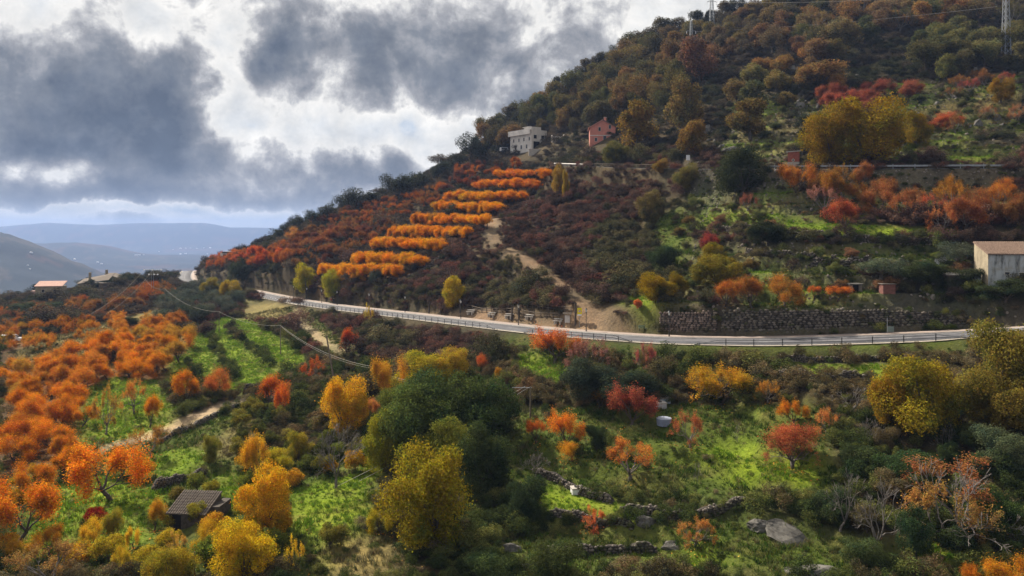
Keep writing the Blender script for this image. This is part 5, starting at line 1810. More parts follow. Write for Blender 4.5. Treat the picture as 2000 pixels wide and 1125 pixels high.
def pink_house():
    g = G(1160, 284)
    u = g[1] / FPX
    t = thing('pink_house', 'salmon pink gabled house half hidden by an oak', 'house', g, R(-4))
    W, D, he, hr = 50 * u, 9.0, 35 * u, 49 * u
    x0 = -8 * u
    V = [(x0, 0, -2), (x0 + W, 0, -2), (x0 + W, D, -2), (x0, D, -2), (x0, 0, he), (x0 + W, 0, he), (x0 + W, D, he), (x0, D, he), (x0 + W / 2, 0, hr - .1), (x0 + W / 2, D, hr - .1)]
    F = [(0, 1, 5, 8, 4), (1, 2, 6, 5), (2, 3, 7, 9, 6), (3, 0, 4, 7), (4, 8, 9, 7), (8, 5, 6, 9)]
    obj('wall', new_mesh('wall', np.array(V), F), M_PINKW, t)
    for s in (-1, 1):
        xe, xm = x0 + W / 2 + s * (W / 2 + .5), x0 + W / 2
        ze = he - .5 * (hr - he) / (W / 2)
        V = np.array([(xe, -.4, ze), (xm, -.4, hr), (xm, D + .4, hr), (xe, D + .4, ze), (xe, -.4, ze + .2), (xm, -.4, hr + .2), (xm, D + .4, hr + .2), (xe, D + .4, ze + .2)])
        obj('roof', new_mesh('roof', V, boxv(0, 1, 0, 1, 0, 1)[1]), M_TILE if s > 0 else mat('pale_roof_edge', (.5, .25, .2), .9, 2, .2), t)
    box('string_course', t, x0 - .03, x0 + W + .03, -.06, .02, he * .53, he * .53 + .22, M_PLASTER)
    for (px, pz, w, h) in ((1171, 255, .75, 1.3), (1191, 251, .75, 1.3), (1164, 275, .8, 1.2), (1181, 273, 1.0, 1.5)):
        window(t, (px - 1160) * u, (284 - pz) * u - .2, w, h, 0)
    ch = box('chimney', t, x0 + W / 2 + .6, x0 + W / 2 + 1.4, 2, 2.8, hr - .8, hr + 1.2, M_PINKW)
    box('cap', ch, x0 + W / 2 + .5, x0 + W / 2 + 1.5, 1.9, 2.9, hr + 1.202, hr + 1.35, M_CONC)


pink_house()


def brick_tower():
    g = G(1550, 325)
    u = g[1] / FPX
    t = thing('brick_tower', 'small red brick transformer tower beside the great golden tree', 'tower', g, R(-22))
    a, h = 1.25, 29 * u
    box('shaft', t, -a, a, 0, 2 * a, .95, h - .1, M_BRICK)
    box('plinth', t, -a - .01, a + .01, -.01, 2 * a + .01, -1, .948, M_CONC)
    V = np.array([(-a - .3, -.3, h - .25), (a + .3, -.3, h - .1), (a + .3, 2 * a + .3, h + .12), (-a - .3, 2 * a + .3, h), (-a - .3, -.3, h - .05), (a + .3, -.3, h + .12), (a + .3, 2 * a + .3, h + .36), (-a - .3, 2 * a + .3, h + .22)])
    obj('roof_slab', new_mesh('roof_slab', V, boxv(0, 1, 0, 1, 0, 1)[1]), M_CONC, t)
    ring = multi('vent_surround', [rod((-.1, -.06, 1.35), (-.1, .02, 1.35), .34, n=14)], M_CONC, t)
    multi('vent_hole', [rod((-.1, -.09, 1.35), (-.1, .03, 1.35), .16, n=12)], M_GLASS, ring)


brick_tower()


def brick_shed():
    g = G(1737, 577)
    t = thing('brick_shed', 'tiny red brick shed under the grey olive tree', 'shed', g, R(-3))
    box('wall', t, -.95, .95, 0, 1.6, -.5, 1.5, mat('dull_brick', (.17, .075, .06), .9, 3, .4, .3))
    box('roof_slab', t, -1.15, 1.1, -.2, 1.7, 1.502, 1.6, M_STONEW)
    g2 = G(1672, 572)
    t2 = thing('stone_cellar', 'dark stone cellar opening left of the brick shed', 'cellar', g2, R(0))
    box('wall', t2, -1.0, -.5, 0, 1.5, -.5, 1.3, M_STONEW)
    box('wall', t2, .5, 1.0, 0, 1.5, -.5, 1.3, M_STONEW)
    box('roof_slab', t2, -1.2, 1.2, -.2, 1.6, 1.302, 1.5, M_STONE)
    box('opening', t2, -.5, .5, .3, .5, -.5, 1.3, mat('dark_opening', (.012, .011, .01), 1, 2, .2))  # black sheet between the walls, painted as the shade of the cellar


brick_shed()


def far_houses():
    # cream farmhouse
    g = near_ground(95, 577)
    u = g[1] / FPX
    t = thing('cream_farmhouse', 'cream farmhouse with pale red roof on the valley edge at far left', 'house', g, R(12))
    W, D, he, hr = 9.5, 5.0, 3.6, 5.2
    box('wall', t, -W / 2, W / 2, 0, D, -2, he, M_CREAM)
    V = np.array([(-W / 2 - .3, -.4, he - .1), (W / 2 + .3, -.4, he - .1), (W / 2 + .3, D, hr), (-W / 2 - .3, D, hr), (-W / 2 - .3, -.4, he + .1), (W / 2 + .3, -.4, he + .1), (W / 2 + .3, D, hr + .2), (-W / 2 - .3, D, hr + .2)])
    obj('roof', new_mesh('roof', V, boxv(0, 1, 0, 1, 0, 1)[1]), mat('faded_roof_tile', (.50, .30, .24), .9, 2, .25), t)
    window(t, -2.0, 1.2, .9, 1.1, 0)
    window(t, 2.2, 1.2, .9, 1.1, 0)
    box('annex', t, -W / 2 - 1.8, -W / 2 - .002, .5, 3, -2, 1.8, mat('pink_annex', (.42, .28, .24), .9, 2, .2))
    # brown roofed farm
    g = near_ground(182, 566)
    t = thing('brown_farm', 'low farm building with long brown roof beyond the red trees', 'house', g, R(8))
    W, D, he, hr = 12, 7, 2.6, 5.6
    box('wall', t, -W / 2, W / 2, 0, D, -2, he, mat('brown_wall', (.22, .17, .12), .9, 2, .3))
    V = np.array([(-W / 2 - .4, -.6, he - .2), (W / 2 + .4, -.6, he + 1.4), (W / 2 + .4, D, hr + 1.0), (-W / 2 - .4, D, hr - 1.5), (-W / 2 - .4, -.6, he), (W / 2 + .4, -.6, he + 1.6), (W / 2 + .4, D, hr + 1.2), (-W / 2 - .4, D, hr - 1.3)])
    obj('roof', new_mesh('roof', V, boxv(0, 1, 0, 1, 0, 1)[1]), mat('brown_roof_tile', (.13, .10, .075), .9, 2, .3), t)
    box('chimney', t, -3, -2.2, 3, 3.8, he + 1, hr + 1.6, M_CREAM)
    window(t, 1.5, .4, 1.6, 1.8, 0)
    # stone gabled house
    g = near_ground(222, 556)
    t = thing('stone_farm', 'stone gabled house with chimney behind the brown farm', 'house', g, R(-10))
    W, D, he, hr = 9, 7, 3.2, 5.6
    V = [(-W / 2, 0, -2), (W / 2, 0, -2), (W / 2, D, -2), (-W / 2, D, -2), (-W / 2, 0, hr), (W / 2, 0, he), (W / 2, D, he), (-W / 2, D, hr)]
    obj('wall', new_mesh('wall', np.array(V), boxv(0, 1, 0, 1, 0, 1)[1]), mat('ochre_wall', (.30, .22, .14), .9, 2, .3), t)
    V = np.array([(-W / 2 - .3, -.3, hr + .05), (W / 2 + .5, -.3, he - .05), (W / 2 + .5, D + .3, he - .05), (-W / 2 - .3, D + .3, hr + .05)])
    V = np.vstack([V, V + np.array((0, 0, .2))])
    obj('roof', new_mesh('roof', V, boxv(0, 1, 0, 1, 0, 1)[1]), mat('brown_roof_tile', (.13, .10, .075), .9, 2, .3), t)
    box('chimney', t, -W / 2 - .2, -W / 2 + .6, .4, 1.2, he, hr + 2.0, M_CREAM)
    window(t, -2.0, 2.2, .8, 1.2, 0)
    # long white building at the bend
    g = near_ground(456, 507)
    u = g[1] / FPX
    t = thing('white_roadside_building', 'long white building with dark flat roof above the red grove', 'building', g, R(4))
    W, h = 50 * u, 13 * u
    box('wall', t, -W / 2, W / 2, 0, 8, -3, h, M_PLASTER)
    box('roof', t, -W / 2 + 1, W / 2 + 1.5, -.6, 8.5, h + .002, h + .6, M_METAL)
    for i in range(5):
        window(t, -W / 2 + 2 + i * W / 5, h * .35, 1.6, 1.4, 0)
    # far farm specks in the valley
    spots = [(54, 520), (58, 526), (338, 488), (352, 486), (362, 486), (372, 485), (384, 486), (398, 485), (410, 485), (272, 499), (280, 498), (266, 500), (352, 497), (362, 496), (405, 496), (190, 513), (198, 516), (145, 507), (60, 495), (310, 492)]
    row = []
    for i, (px, py) in enumerate(spots):
        g = G(px, py, 700)
        if g is None:
            continue
        s = random.uniform(3, 7) * min(1.6, max(.6, g[1] / 3000))
        v, f = boxv(-s, s, 0, s * .9, -4, s * .55)
        v += [(-s, s * .45, s * .9), (s, s * .45, s * .9)]
        f = f[:1] + f[2:] + [(4, 5, 9, 8), (6, 7, 8, 9), (4, 8, 7), (5, 6, 9)]
        row.append((px, multi('valley_house', [(v, f)], M_WHITE, loc=g, label='tiny white house far down in the hazy valley', cat='house', group='white houses in the valley')))
        row[-1][1].rotation_euler.z = random.uniform(-.6, .6)

    ordinals(row, 'tiny white house far down in the hazy valley')


far_houses()


# ------------------------------------------------------------------ stone walls
def wall_line(pix, step=.3):
    """ground line of a wall through places of the view"""
    q = [G(a, b) for a, b in pix]
    q = np.array([p for p in q if p is not None])
    s = np.concatenate([[0], np.cumsum(np.hypot(*np.diff(q[:, :2], axis=0).T))])
    t_ = np.arange(0, s[-1], step)
    x, y = np.interp(t_, s, q[:, 0]), np.interp(t_, s, q[:, 1])
    return np.column_stack([x, y, H(x, y)]), t_, s


ROCKV = []
for me_ in WROCKS:
    a_ = np.zeros(len(me_.vertices) * 3, np.float32)
    me_.vertices.foreach_get('co', a_)
    f_ = np.array([tuple(p.vertices) for p in me_.polygons])
    ROCKV.append((a_.reshape(-1, 3), f_))


def stone_wall(name, label, line, heights, size=.36, thick=.5, m=None, sink=.5, rough=.1):
    """dry stone wall: an earth core faced and topped with separate stones"""
    rr = np.random.default_rng(int(abs(line[0, 0] * 13 + line[0, 1] * 7)) + 3)
    t = thing(name, label, 'wall', line[len(line) // 2])
    o0 = line[len(line) // 2]
    L = line - o0
    sv = side(line)                       # right of travel
    if (sv[:, 1].mean()) > 0:
        sv = -sv                          # face the camera side
    hs = heights
    V = np.concatenate([np.column_stack([L[:, :2], L[:, 2] - sink]), np.column_stack([L[:, :2], L[:, 2] + hs - .08]),
                        np.column_stack([L[:, :2] - sv * thick, L[:, 2] + hs - .08]), np.column_stack([L[:, :2] - sv * thick, L[:, 2] - sink])])
    n = len(L)
    i = np.arange(n - 1)
    F = np.vstack([np.stack([i + k * n, i + 1 + k * n, i + 1 + ((k + 1) % 4) * n, i + ((k + 1) % 4) * n], 1) for k in range(4)])
    obj('core', new_mesh('core', V, F), mat('wall_core', (.05, .043, .036), 1, 2, .4), t)
    arc = np.concatenate([[0], np.cumsum(np.hypot(*np.diff(L[:, :2], axis=0).T))])
    VV, FF, b0 = [], [], 0
    z = -.15
    hmax = hs.max()
    while z < hmax + size * .4:
        u = rr.uniform(0, size)
        ch = size * rr.uniform(.55, .85)
        while u < arc[-1]:
            w = size * rr.uniform(.7, 1.7)
            hh = np.interp(u, arc, hs) + rr.normal(0, .06)
            if z < hh:
                c = np.array([np.interp(u, arc, L[:, k]) for k in range(3)])
                s2 = np.array([np.interp(u, arc, sv[:, k]) for k in range(2)])
                v0, f0 = ROCKV[rr.integers(0, 4)]
                an = math.atan2(s2[1], s2[0])
                v = v0 * np.array((size * rr.uniform(.7, 1.2), w * 1.12, ch * 1.2))
                ca, sa = math.cos(an), math.sin(an)
                v = np.column_stack([v[:, 0] * ca - v[:, 1] * sa, v[:, 0] * sa + v[:, 1] * ca, v[:, 2]])
                v = v + c + np.array((s2[0] * rr.normal(.03, rough * .6), s2[1] * rr.normal(.03, rough * .6), z + ch * .5))
                VV.append(v); FF.append(f0 + b0); b0 += len(v)
            u += w
        z += ch * .92
    st = obj('stones', new_mesh('stones', np.vstack(VV), np.vstack(FF)), m or M_STONEW, t, kind='stuff')
    return t


def road_at(px, line=None):
    line = road_l if line is None else line
    u = CX + line[:, 0] / line[:, 1] * FPX
    return int(np.argmin(np.abs(u - px)))


ROADWALL = []


def road_wall(name, label, px0, px1, off, hs, size, m=None):
    i0, i1 = sorted((road_at(px0), road_at(px1)))
    sv = side(road_l)
    ln = np.column_stack([road_l[i0:i1, 0] + sv[i0:i1, 0] * off, road_l[i0:i1, 1] + sv[i0:i1, 1] * off, road_l[i0:i1, 2]])
    u = CX + ln[:, 0] / ln[:, 1] * FPX
    h = np.interp(u, [a for a, b in hs], [b for a, b in hs])
    ROADWALL.append(np.column_stack([ln, h]))
    return stone_wall(name, label, ln, h, size, .8, m)


road_wall('retaining_wall', 'tall pinkish stone retaining wall behind the pavement, right of the trail', 1235, 1372, 7.2, [(1235, 2.4), (1262, 3.6), (1372, 3.9)], .5, stone_material('pink_wall_stone', (.25, .19, .155)))
road_wall('retaining_wall', 'long dark overgrown stone wall along the road at right', 1376, 1905, 7.4, [(1376, 4.0), (1500, 3.9), (1700, 3.4), (1820, 2.6), (1905, 1.2)], .56, stone_material('dark_wall_stone', (.17, .145, .12)))
WALL_LINES = []
for nm, lab, pix, h, sz in (
        ('dry_stone_wall', 'rough stone terrace wall under the bright green upper lawn', [(1535, 462), (1640, 472), (1760, 478), (1880, 478)], 1.3, .38),
        ('dry_stone_wall', 'tumbled terrace wall left of the grey olive trees', [(1455, 500), (1520, 505), (1600, 512)], 1.1, .42),
        ('dry_stone_wall', 'second tumbled terrace wall, above the brick shed', [(1580, 525), (1680, 522), (1780, 528)], 1.0, .42),
        ('dry_stone_wall', 'short mossy wall at the stone terraces beside the crimson tree', [(1395, 455), (1460, 452), (1530, 455)], 1.0, .4),
        ('dry_stone_wall', 'low pale topped wall just below the road at right', [(1515, 712), (1600, 708), (1700, 706), (1785, 700)], .8, .32),
        ('dry_stone_wall', 'dark wall under the narrow green terrace at right', [(1515, 758), (1600, 756), (1700, 760)], 1.7, .36),
        ('dry_stone_wall', 'dark wall along the lower edge of the striped field', [(478, 772), (520, 756), (565, 738), (605, 722)], 1.1, .32),
        ('dry_stone_wall', 'low wall under the pale stone path', [(300, 868), (360, 846), (420, 815), (470, 794)], .7, .3),
        ('dry_stone_wall', 'dark wall under the round lawn left of centre', [(300, 962), (345, 945), (405, 925)], 1.0, .3),
        ('dry_stone_wall', 'leaning terrace wall in the orchard near the white crate', [(1040, 925), (1090, 945), (1140, 972), (1200, 985)], .75, .34),
        ('dry_stone_wall', 'dark stepped wall across the lower right orchard', [(1210, 1000), (1300, 1015), (1400, 1008), (1490, 990)], .8, .36),
        ('dry_stone_wall', 'mossy wall in front of the coral tree', [(1065, 1015), (1130, 1022), (1210, 1025), (1240, 1035)], .7, .32),
        ('dry_stone_wall', 'lowest dark terrace wall at bottom centre', [(1060, 1088), (1150, 1086), (1290, 1080)], .75, .34),
        ('dry_stone_wall', 'wall climbing along the right end of the orange rows', [(755, 566), (820, 535), (880, 497), (905, 480)], 1.1, .4),
        ('dry_stone_wall', 'upper part of the wall beside the orange rows', [(1000, 432), (1030, 405), (1050, 390)], 1.1, .4)):
    ln, t_, s = wall_line(pix)
    WALL_LINES.append(ln)
    hh = h * (1 + .18 * np.sin(t_ * .9 + h * 7) + .12 * np.sin(t_ * 2.3)) * np.clip(np.minimum(t_, t_[-1] - t_) / 1.0 + .35, 0, 1)
    stone_wall(nm, lab, ln, hh, sz)

# boulders and bare granite
for (px, py, w, h, lab) in ((1540, 1045, 110, 34, 'long pale granite boulder at the edge of the lower right gully'), (1580, 1125, 150, 56, 'wide smooth granite slab at the bottom edge right of centre'), (1490, 1022, 60, 26, 'grey boulder at the end of the stepped wall'),
                            (1000, 1075, 44, 46, 'steep grey rock at bottom centre'), (1022, 1110, 40, 40, 'pale rock below the steep grey rock'), (1262, 1022, 44, 40, 'grey boulder built into the stepped wall'), (1228, 1005, 18, 24, 'small pinkish boulder beside the stepped wall'),
                            (1312, 1068, 50, 26, 'rounded mossy boulder at the end of the lowest wall'), (600, 805, 50, 36, 'rust coloured boulder above the bare tree'), (250, 640, 34, 16, 'flat grey rock on the dry slope at left'), (620, 770, 60, 20, 'flat pale rock below the leaning power pole'),
                            (1690, 935, 40, 20, 'flat rock by the leafless tree'), (1430, 295, 66, 26, 'large dark granite outcrop above the upper road'), (1510, 60, 40, 16, 'pale outcrop near the hilltop'), (1760, 118, 60, 12, 'flat pale outcrop on the upper right slope')):
    g = G(px, py)
    k = g[1] / FPX
    o = obj('boulder', rock_mesh(px * 7 + py, M_STONE, 3), None, loc=g - np.array((0, 0, h * k * .18)), label=lab, cat='boulder')
    o.scale = (w * k, w * k * .8, h * k * .95)
    o.rotation_euler = (random.uniform(-.2, .2), random.uniform(-.25, .25), random.uniform(-.4, .4))

wp = np.vstack(WALL_LINES)[::3]
wp = wp + np.column_stack([rng.normal(0, .5, len(wp)), rng.normal(0, .5, len(wp)), np.zeros(len(wp))])
wp[:, 2] = H(wp[:, 0], wp[:, 1])
rw = np.vstack(ROADWALL)
up = np.repeat(rw, 3, axis=0)
up = up + np.column_stack([rng.normal(0, .4, len(up)), rng.uniform(-.9, .1, len(up)), rng.uniform(0, 1, len(up)) ** 2 * 0, np.zeros(len(up))])
zz_ = np.where(rng.random(len(up)) < .55, -.2, rng.uniform(.2, 1.0, len(up)) * up[:, 3])
up = up[:, :3] + np.column_stack([np.zeros(len(up)), np.where(zz_ > 0, .5, -.4), zz_])
up = up[fbm(up[:, 0] / 5, up[:, 1] / 5, 3, 2) > -.05]
lay('wall_ivy', 'ivy and brambles hanging on the roadside retaining walls', S_UNDER, up, 1.1, .9, rng)
lay('wall_weeds', 'weeds and ivy growing along the dry stone walls', S_UNDER, wp[rng.random(len(wp)) < .8], 1.1, .85, rng)

# ------------------------------------------------------------------ along the road
def off_line(off, px0, px1, lift=0.0, line=None, step=1):
    line = road_l if line is None else line
    i0, i1 = sorted((road_at(px0, line), road_at(px1, line)))
    sv = side(line)
    a = line[i0:i1 + 1]
    s = sv[i0:i1 + 1]
    return np.column_stack([a[:, 0] + s[:, 0] * off, a[:, 1] + s[:, 1] * off, a[:, 2] + lift])[::step]


POST = multi('post', [boxv(-.05, .05, -.05, .05, -.4, .95)], M_METAL)
POST_ME = POST.data
bpy.data.objects.remove(POST)


def railing(name, label, off, px0, px1, gap, rails, m, post_m, r=.045, line=None, ends=False):
    ln = off_line(off, px0, px1, 0, line)
    c = ln[len(ln) // 2]
    t = thing(name, label, 'railing', c)
    L = ln - c
    arc = np.concatenate([[0], np.cumsum(np.hypot(*np.diff(L[:, :2], axis=0).T))])
    for z in rails:
        q = L + np.array((0, 0, z))
        if ends:                                     # rails run down to the ground at the ends
            q[:, 2] -= np.clip(1 - np.minimum(arc, arc[-1] - arc) / 4.0, 0, 1) * (z + .1)
        v, f = polytube(q, r)
        obj('rail', new_mesh('rail', v, f), m, t)
    me = POST_ME.copy()
    me.materials.clear()
    me.materials.append(post_m)
    u = .4
    while u < arc[-1]:
        o = obj('post', me, None, t, loc=[np.interp(u, arc, L[:, k]) for k in range(3)])
        if ends and min(u, arc[-1] - u) < 3.5:
            o.scale.z = max(.25, min(u, arc[-1] - u) / 4.0)
        u += gap
    return t


railing('roadside_railing', 'long dark two rail railing on the lower side of the road, left of the gap', -3.95, 604, 1000, 2.6, (.45, .88), M_METAL, M_METAL, ends=True)
railing('roadside_railing', 'short dark railing above the red orange tree in the middle', -3.95, 1052, 1262, 2.6, (.45, .88), M_METAL, M_METAL, ends=True)
railing('roadside_railing', 'grey railing below the road at right', -4.0, 1368, 1900, 4.0, (.4, .75), mat('grey_rail', (.10, .105, .11), .6, 2, .2), M_METAL, ends=True)
# upper road crash barrier
gr = railing('crash_barrier', 'pale steel crash barrier along the upper road at right', -2.2, 1508, 1965, 4.0, (), M_STEEL, M_STEEL, line=uroad_l)
ln = off_line(-2.25, 1508, 1965, 0, uroad_l)
cc = np.array(gr.location)
V = np.concatenate([ln - cc + np.array((0, 0, z)) + np.array((0, d, 0)) for z, d in ((.38, 0), (.48, -.06), (.55, 0), (.62, -.06), (.74, 0))])
n = len(ln)
F = np.vstack([np.stack([np.arange(n - 1) + k * n, np.arange(n - 1) + 1 + k * n, np.arange(n - 1) + 1 + (k + 1) * n, np.arange(n - 1) + (k + 1) * n], 1) for k in range(4)])
obj('beam', new_mesh('beam', V, F), M_STEEL, gr)
railing('timber_railing', 'weathered timber railing along the upper road below the houses', -2.2, 1145, 1400, 2.4, (.5, .95), M_WOOD, M_WOOD, .06, line=uroad_l)
br = off_line(-2.0, 1088, 1150, 0, uroad_l)
t = thing('bridge_parapet', 'short white parapet at the left end of the upper road', 'parapet', br[len(br) // 2])
v, f = polytube(br - br[len(br) // 2] + np.array((0, 0, .5)), .28, 4)
obj('parapet_rail', new_mesh('parapet_rail', v, f), M_PLASTER, t)
box('parapet_post', t, 5.2, 5.8, -2.2, -1.6, -.6, 1.0, M_CONC)

# white guard stones on the outside of the bend
gl = off_line(-3.9, 470, 572, 0)
arc = np.concatenate([[0], np.cumsum(np.hypot(*np.diff(gl[:, :2], axis=0).T))])
GS = 22
stone_me = multi('guard_stone', [rod((0, 0, -.3), (0, 0, .42), .3, .26, 8), rod((0, 0, .42), (0, 0, .62), .26, .1, 8)], M_WHITE).data
bpy.data.objects.remove(bpy.data.objects['guard_stone'])
made = []
for i in range(GS):
    u = arc[-1] * (i + .5) / GS
    o = obj('guard_stone', stone_me, None, loc=[np.interp(u, arc, gl[:, k]) for k in range(3)], label='white guard stone on the outer edge of the road bend', cat='guard stone', group='white guard stones at the bend')
    o.rotation_euler.z = random.uniform(0, 6)
    o.scale = (1, 1, random.uniform(.9, 1.15))
    made.append((CX + o.location.x / o.location.y * FPX, o))
ordinals(made, 'white guard stone on the outer edge of the road bend')

# street lamps
LAMPS = [551, 576, 604, 635, 697, 766, 871, 983, 1113, 1284]
ORDL = ['leftmost', 'second from left', 'third from left', 'fourth from left', 'fifth from left', 'sixth from left', 'fourth from right', 'third from right', 'second from right', 'rightmost']


def lamp_meshes():
    pole = multi('pole', [rod((0, 0, -.3), (0, 0, .12), .16, .14), rod((0, 0, .12), (0, 0, .8), .09, .07), rod((0, 0, .8), (0, 0, 3.4), .055, .045)], M_METAL)
    scroll = multi('scroll_bracket', [rod((-.28, 0, 3.1), (.28, 0, 3.1), .025), rod((0, 0, 3.35), (0, 0, 3.5), .1, .14)], M_METAL)
    glass = multi('lantern_glass', [rod((0, 0, 3.5), (0, 0, 4.0), .13, .23, 6)], mat('lamp_glass', (.55, .53, .48), .3, 2, .1))
    cap = multi('lantern_cap', [rod((0, 0, 4.002), (0, 0, 4.28), .28, .04, 6), rod((0, 0, 4.28), (0, 0, 4.42), .025)], M_METAL)
    ms = [(o.name, o.data) for o in (pole, scroll, glass, cap)]
    for o in (pole, scroll, glass, cap):
        bpy.data.objects.remove(o)
    return ms


LM = lamp_meshes()
for lx, wd in zip(LAMPS, ORDL):
    i = road_at(lx)
    s = side(road_l)[i]
    p = road_l[i] + np.array((s[0] * 3.9, s[1] * 3.9, .13))
    t = thing('street_lamp', f'black iron street lamp on the pavement, {wd} of the ten', 'street lamp', p, random.uniform(0, 1), 'street lamps along the pavement')
    cap_parent = None
    for nm, me in LM:
        o = obj(nm.split('.')[0], me, None, cap_parent if nm.startswith('lantern_cap') else t)
        if nm.startswith('lantern_glass'):
            cap_parent = o


def pole(name, label, p, h, r=.11, lean=(0, 0), arm=None, m=None, cat='pole'):
    t = thing(name, label, cat, p)
    multi('shaft', [rod((0, 0, -.5), (lean[0], lean[1], h), r, r * .7)], m or M_WOOD, t)
    if arm:
        multi('cross_arm', [rod((lean[0] + arm[0], lean[1], h - .15), (lean[0] + arm[1], lean[1], h - .15), .06)], M_STEEL if m is None else m, t)
    return np.array(p, float) + np.array((lean[0], lean[1], h))


# thick white cable on poles across the left middle
def cable(name, label, pts_, sag, r, m, cat='cable', n=22):
    out = []
    for a, b in zip(pts_[:-1], pts_[1:]):
        a, b = np.array(a), np.array(b)
        for k in range(n):
            s = k / n
            out.append(a + (b - a) * s - np.array((0, 0, 4 * sag * s * (1 - s) * np.linalg.norm(b - a))))
    out.append(np.array(pts_[-1]))
    out = np.array(out)
    c = out[len(out) // 2].copy()
    v, f = polytube(out - c, r, 6)
    return obj(name, new_mesh(name, v, f, True), m, loc=c, label=label, cat=cat)


def topped(px, ytop, ybase):
    g = near_ground(px, ybase)
    return g, (ybase - ytop) * g[1] / FPX


tops = []
for (px, yt, yb, lab, lean) in ((283, 545, 585, 'thin pole at the far end of the white cable', (0, 0)), (322, 564, 612, 'pole standing in the olive grove under the white cable', (0, 0)), (428, 609, 652, 'pole at the top of the striped field', (0, 0)),
                                (548, 636, 694, 'pole at the right edge of the striped field', (0, 0)), (725, 716, 776, 'pole behind the yellow orange tree', (0, 0)), (800, 744, 800, 'pole hidden in the dark clump at the end of the white cable', (0, 0))):
    g, h = topped(px, yt, yb)
    tops.append(pole('utility_pole', lab, g, h, .12, lean))
cable('overhead_cable', 'thick white sagging cable crossing the left middle of the valley', tops, .028, .02, M_CONC)
cable('overhead_cable', 'second strand running beside the thick white cable', [p + np.array((.15, .1, -.35)) for p in tops[3:]], .03, .014, M_CONC)
g, h = topped(655, 655, 754)
pole('utility_pole', 'dark leaning pole in front of the dirt path', g, h, .17, (-1.6, 0))
pb = pole('utility_pole', 'lone wooden pole with side arm right of the dark clump', G(1036, 818), (818 - 756) * G(1036, 818)[1] / FPX, .13, (0, 0), (-2.5, .2))
e = P(560, 1010, 82)
e2 = P(380, 1095, 70)
for k, d in enumerate((0, .5)):
    cable('power_line', ('upper' if k else 'lower') + ' thin wire running from the lone wooden pole to the lower left', [pb + np.array((-.2 - d, 0, -.1 + d * .3)), e + np.array((-d, 0, d)), e2 + np.array((-d, 0, d))], .012, .022, M_CONC)
pole('utility_pole', 'slender pole holding the thin wires near the bottom left', G(380, 1122), max(2.0, e2[2] - G(380, 1122)[2]), .07)
p498 = G(498, 563)
pole('utility_pole', 'tall dark wooden pole at the dirt track above the bend', p498, 34 * p498[1] / FPX, .16)
p417 = G(417, 512)
pole('utility_pole', 'thin pole with small cross arm near the white roadside building', p417, 28 * p417[1] / FPX, .14, (0, 0), (-1.6, 1.6))


def mast_head():
    g = G(298, 585)
    u = g[1] / FPX
    t = thing('power_mast', 'power mast with six white insulators at the valley edge', 'mast', g)
    h = (585 - 527) * u
    multi('shaft', [rod((-.5, 0, -.5), (-.3, 0, h), .07), rod((.5, 0, -.5), (.3, 0, h), .07)], M_STEEL, t)
    multi('cross_arm', [rod((-17 * u, 0, h), (18 * u, 0, h), .045), rod((-9 * u, 0, h - 9 * u), (11 * u, 0, h - 9 * u), .045)], M_STEEL, t)
    for dx, dz in ((-17, 0), (0, 0), (17, 0), (-7, -9), (3, -9), (10, -9)):
        multi('insulator', [rod((dx * u, 0, h + dz * u - .25), (dx * u, 0, h + dz * u + .2), .3, .22, 8)], M_WHITE, t)
    for k, dx in enumerate((-17, 0)):
        a = g + np.array((dx * u, 0, h))
        b = G(178 + 30 * k, 640) + np.array((0, 0, 4.0))
        cable('power_line', f'{"left" if k == 0 else "right"} thin wire running down from the insulator mast to the orchard', [a, b], .02, .016, M_CONC)


mast_head()


def lattice(name, label, px, ybase, ytop, half_px, arms):
    g = G(px, ybase)
    u = g[1] / FPX
    h, w = (ybase - ytop) * u, half_px * u
    t = thing(name, label, 'pylon', g)
    legs = [(-1, -1), (1, -1), (1, 1), (-1, 1)]
    def at_(k, s):
        q = w * (1 - .55 * s)
        return (legs[k][0] * q, legs[k][1] * q, h * s - .6 * (s == 0))
    for k in range(4):
        multi('leg', [rod(at_(k, 0), at_(k, 1), .14, .1, 5)], M_STEEL, t)
    br = []
    n = 11
    for s in range(n):
        for k in range(4):
            k2 = (k + 1) % 4
            a, b = s / n, (s + 1) / n
            br.append(rod(at_(k, a + 1e-4), at_(k2, b), .06, n=4))
            br.append(rod(at_(k2, a + 1e-4), at_(k, b), .06, n=4))
    multi('bracing', br, M_STEEL, t, kind='stuff')
    for (s, ln_) in arms:
        multi('cross_arm', [rod((-ln_ * u, 0, h * s), (ln_ * u, 0, h * s), .09, n=5), rod((-ln_ * u, 0, h * s), (0, 0, h * s + ln_ * u * .35), .07, n=5), rod((ln_ * u, 0, h * s), (0, 0, h * s + ln_ * u * .35), .07, n=5)], M_STEEL, t)
        for sx in (-1, 1):
            multi('insulator', [rod((sx * ln_ * u, 0, h * s - 1.2), (sx * ln_ * u, 0, h * s), .12, n=6)], M_WHITE, t)
    return g + np.array((0, 0, h))


a1 = lattice('lattice_pylon', 'tall steel lattice pylon at the upper right corner', 1965, 108, -40, 6, ((.96, 12), (.8, 15)))
a2 = lattice('lattice_pylon', 'slim steel lattice pylon among oaks near the hilltop', 1390, 66, 0, 5, ((.95, 9),))
a3 = lattice('power_mast', 'slim double legged power mast below the hilltop', 1350, 95, 40, 3, ((.62, 9),))
cable('power_line', 'thin high wire strung across the upper hillside', [a3 + np.array((2, 0, -5)), a1 + np.array((-3, 0, -9))], .01, .035, M_CONC)
cable('power_line', 'second thin high wire strung across the upper hillside', [a2 + np.array((2, 0, -1)), a1 + np.array((-3, 0, -4))], .012, .035, M_CONC)


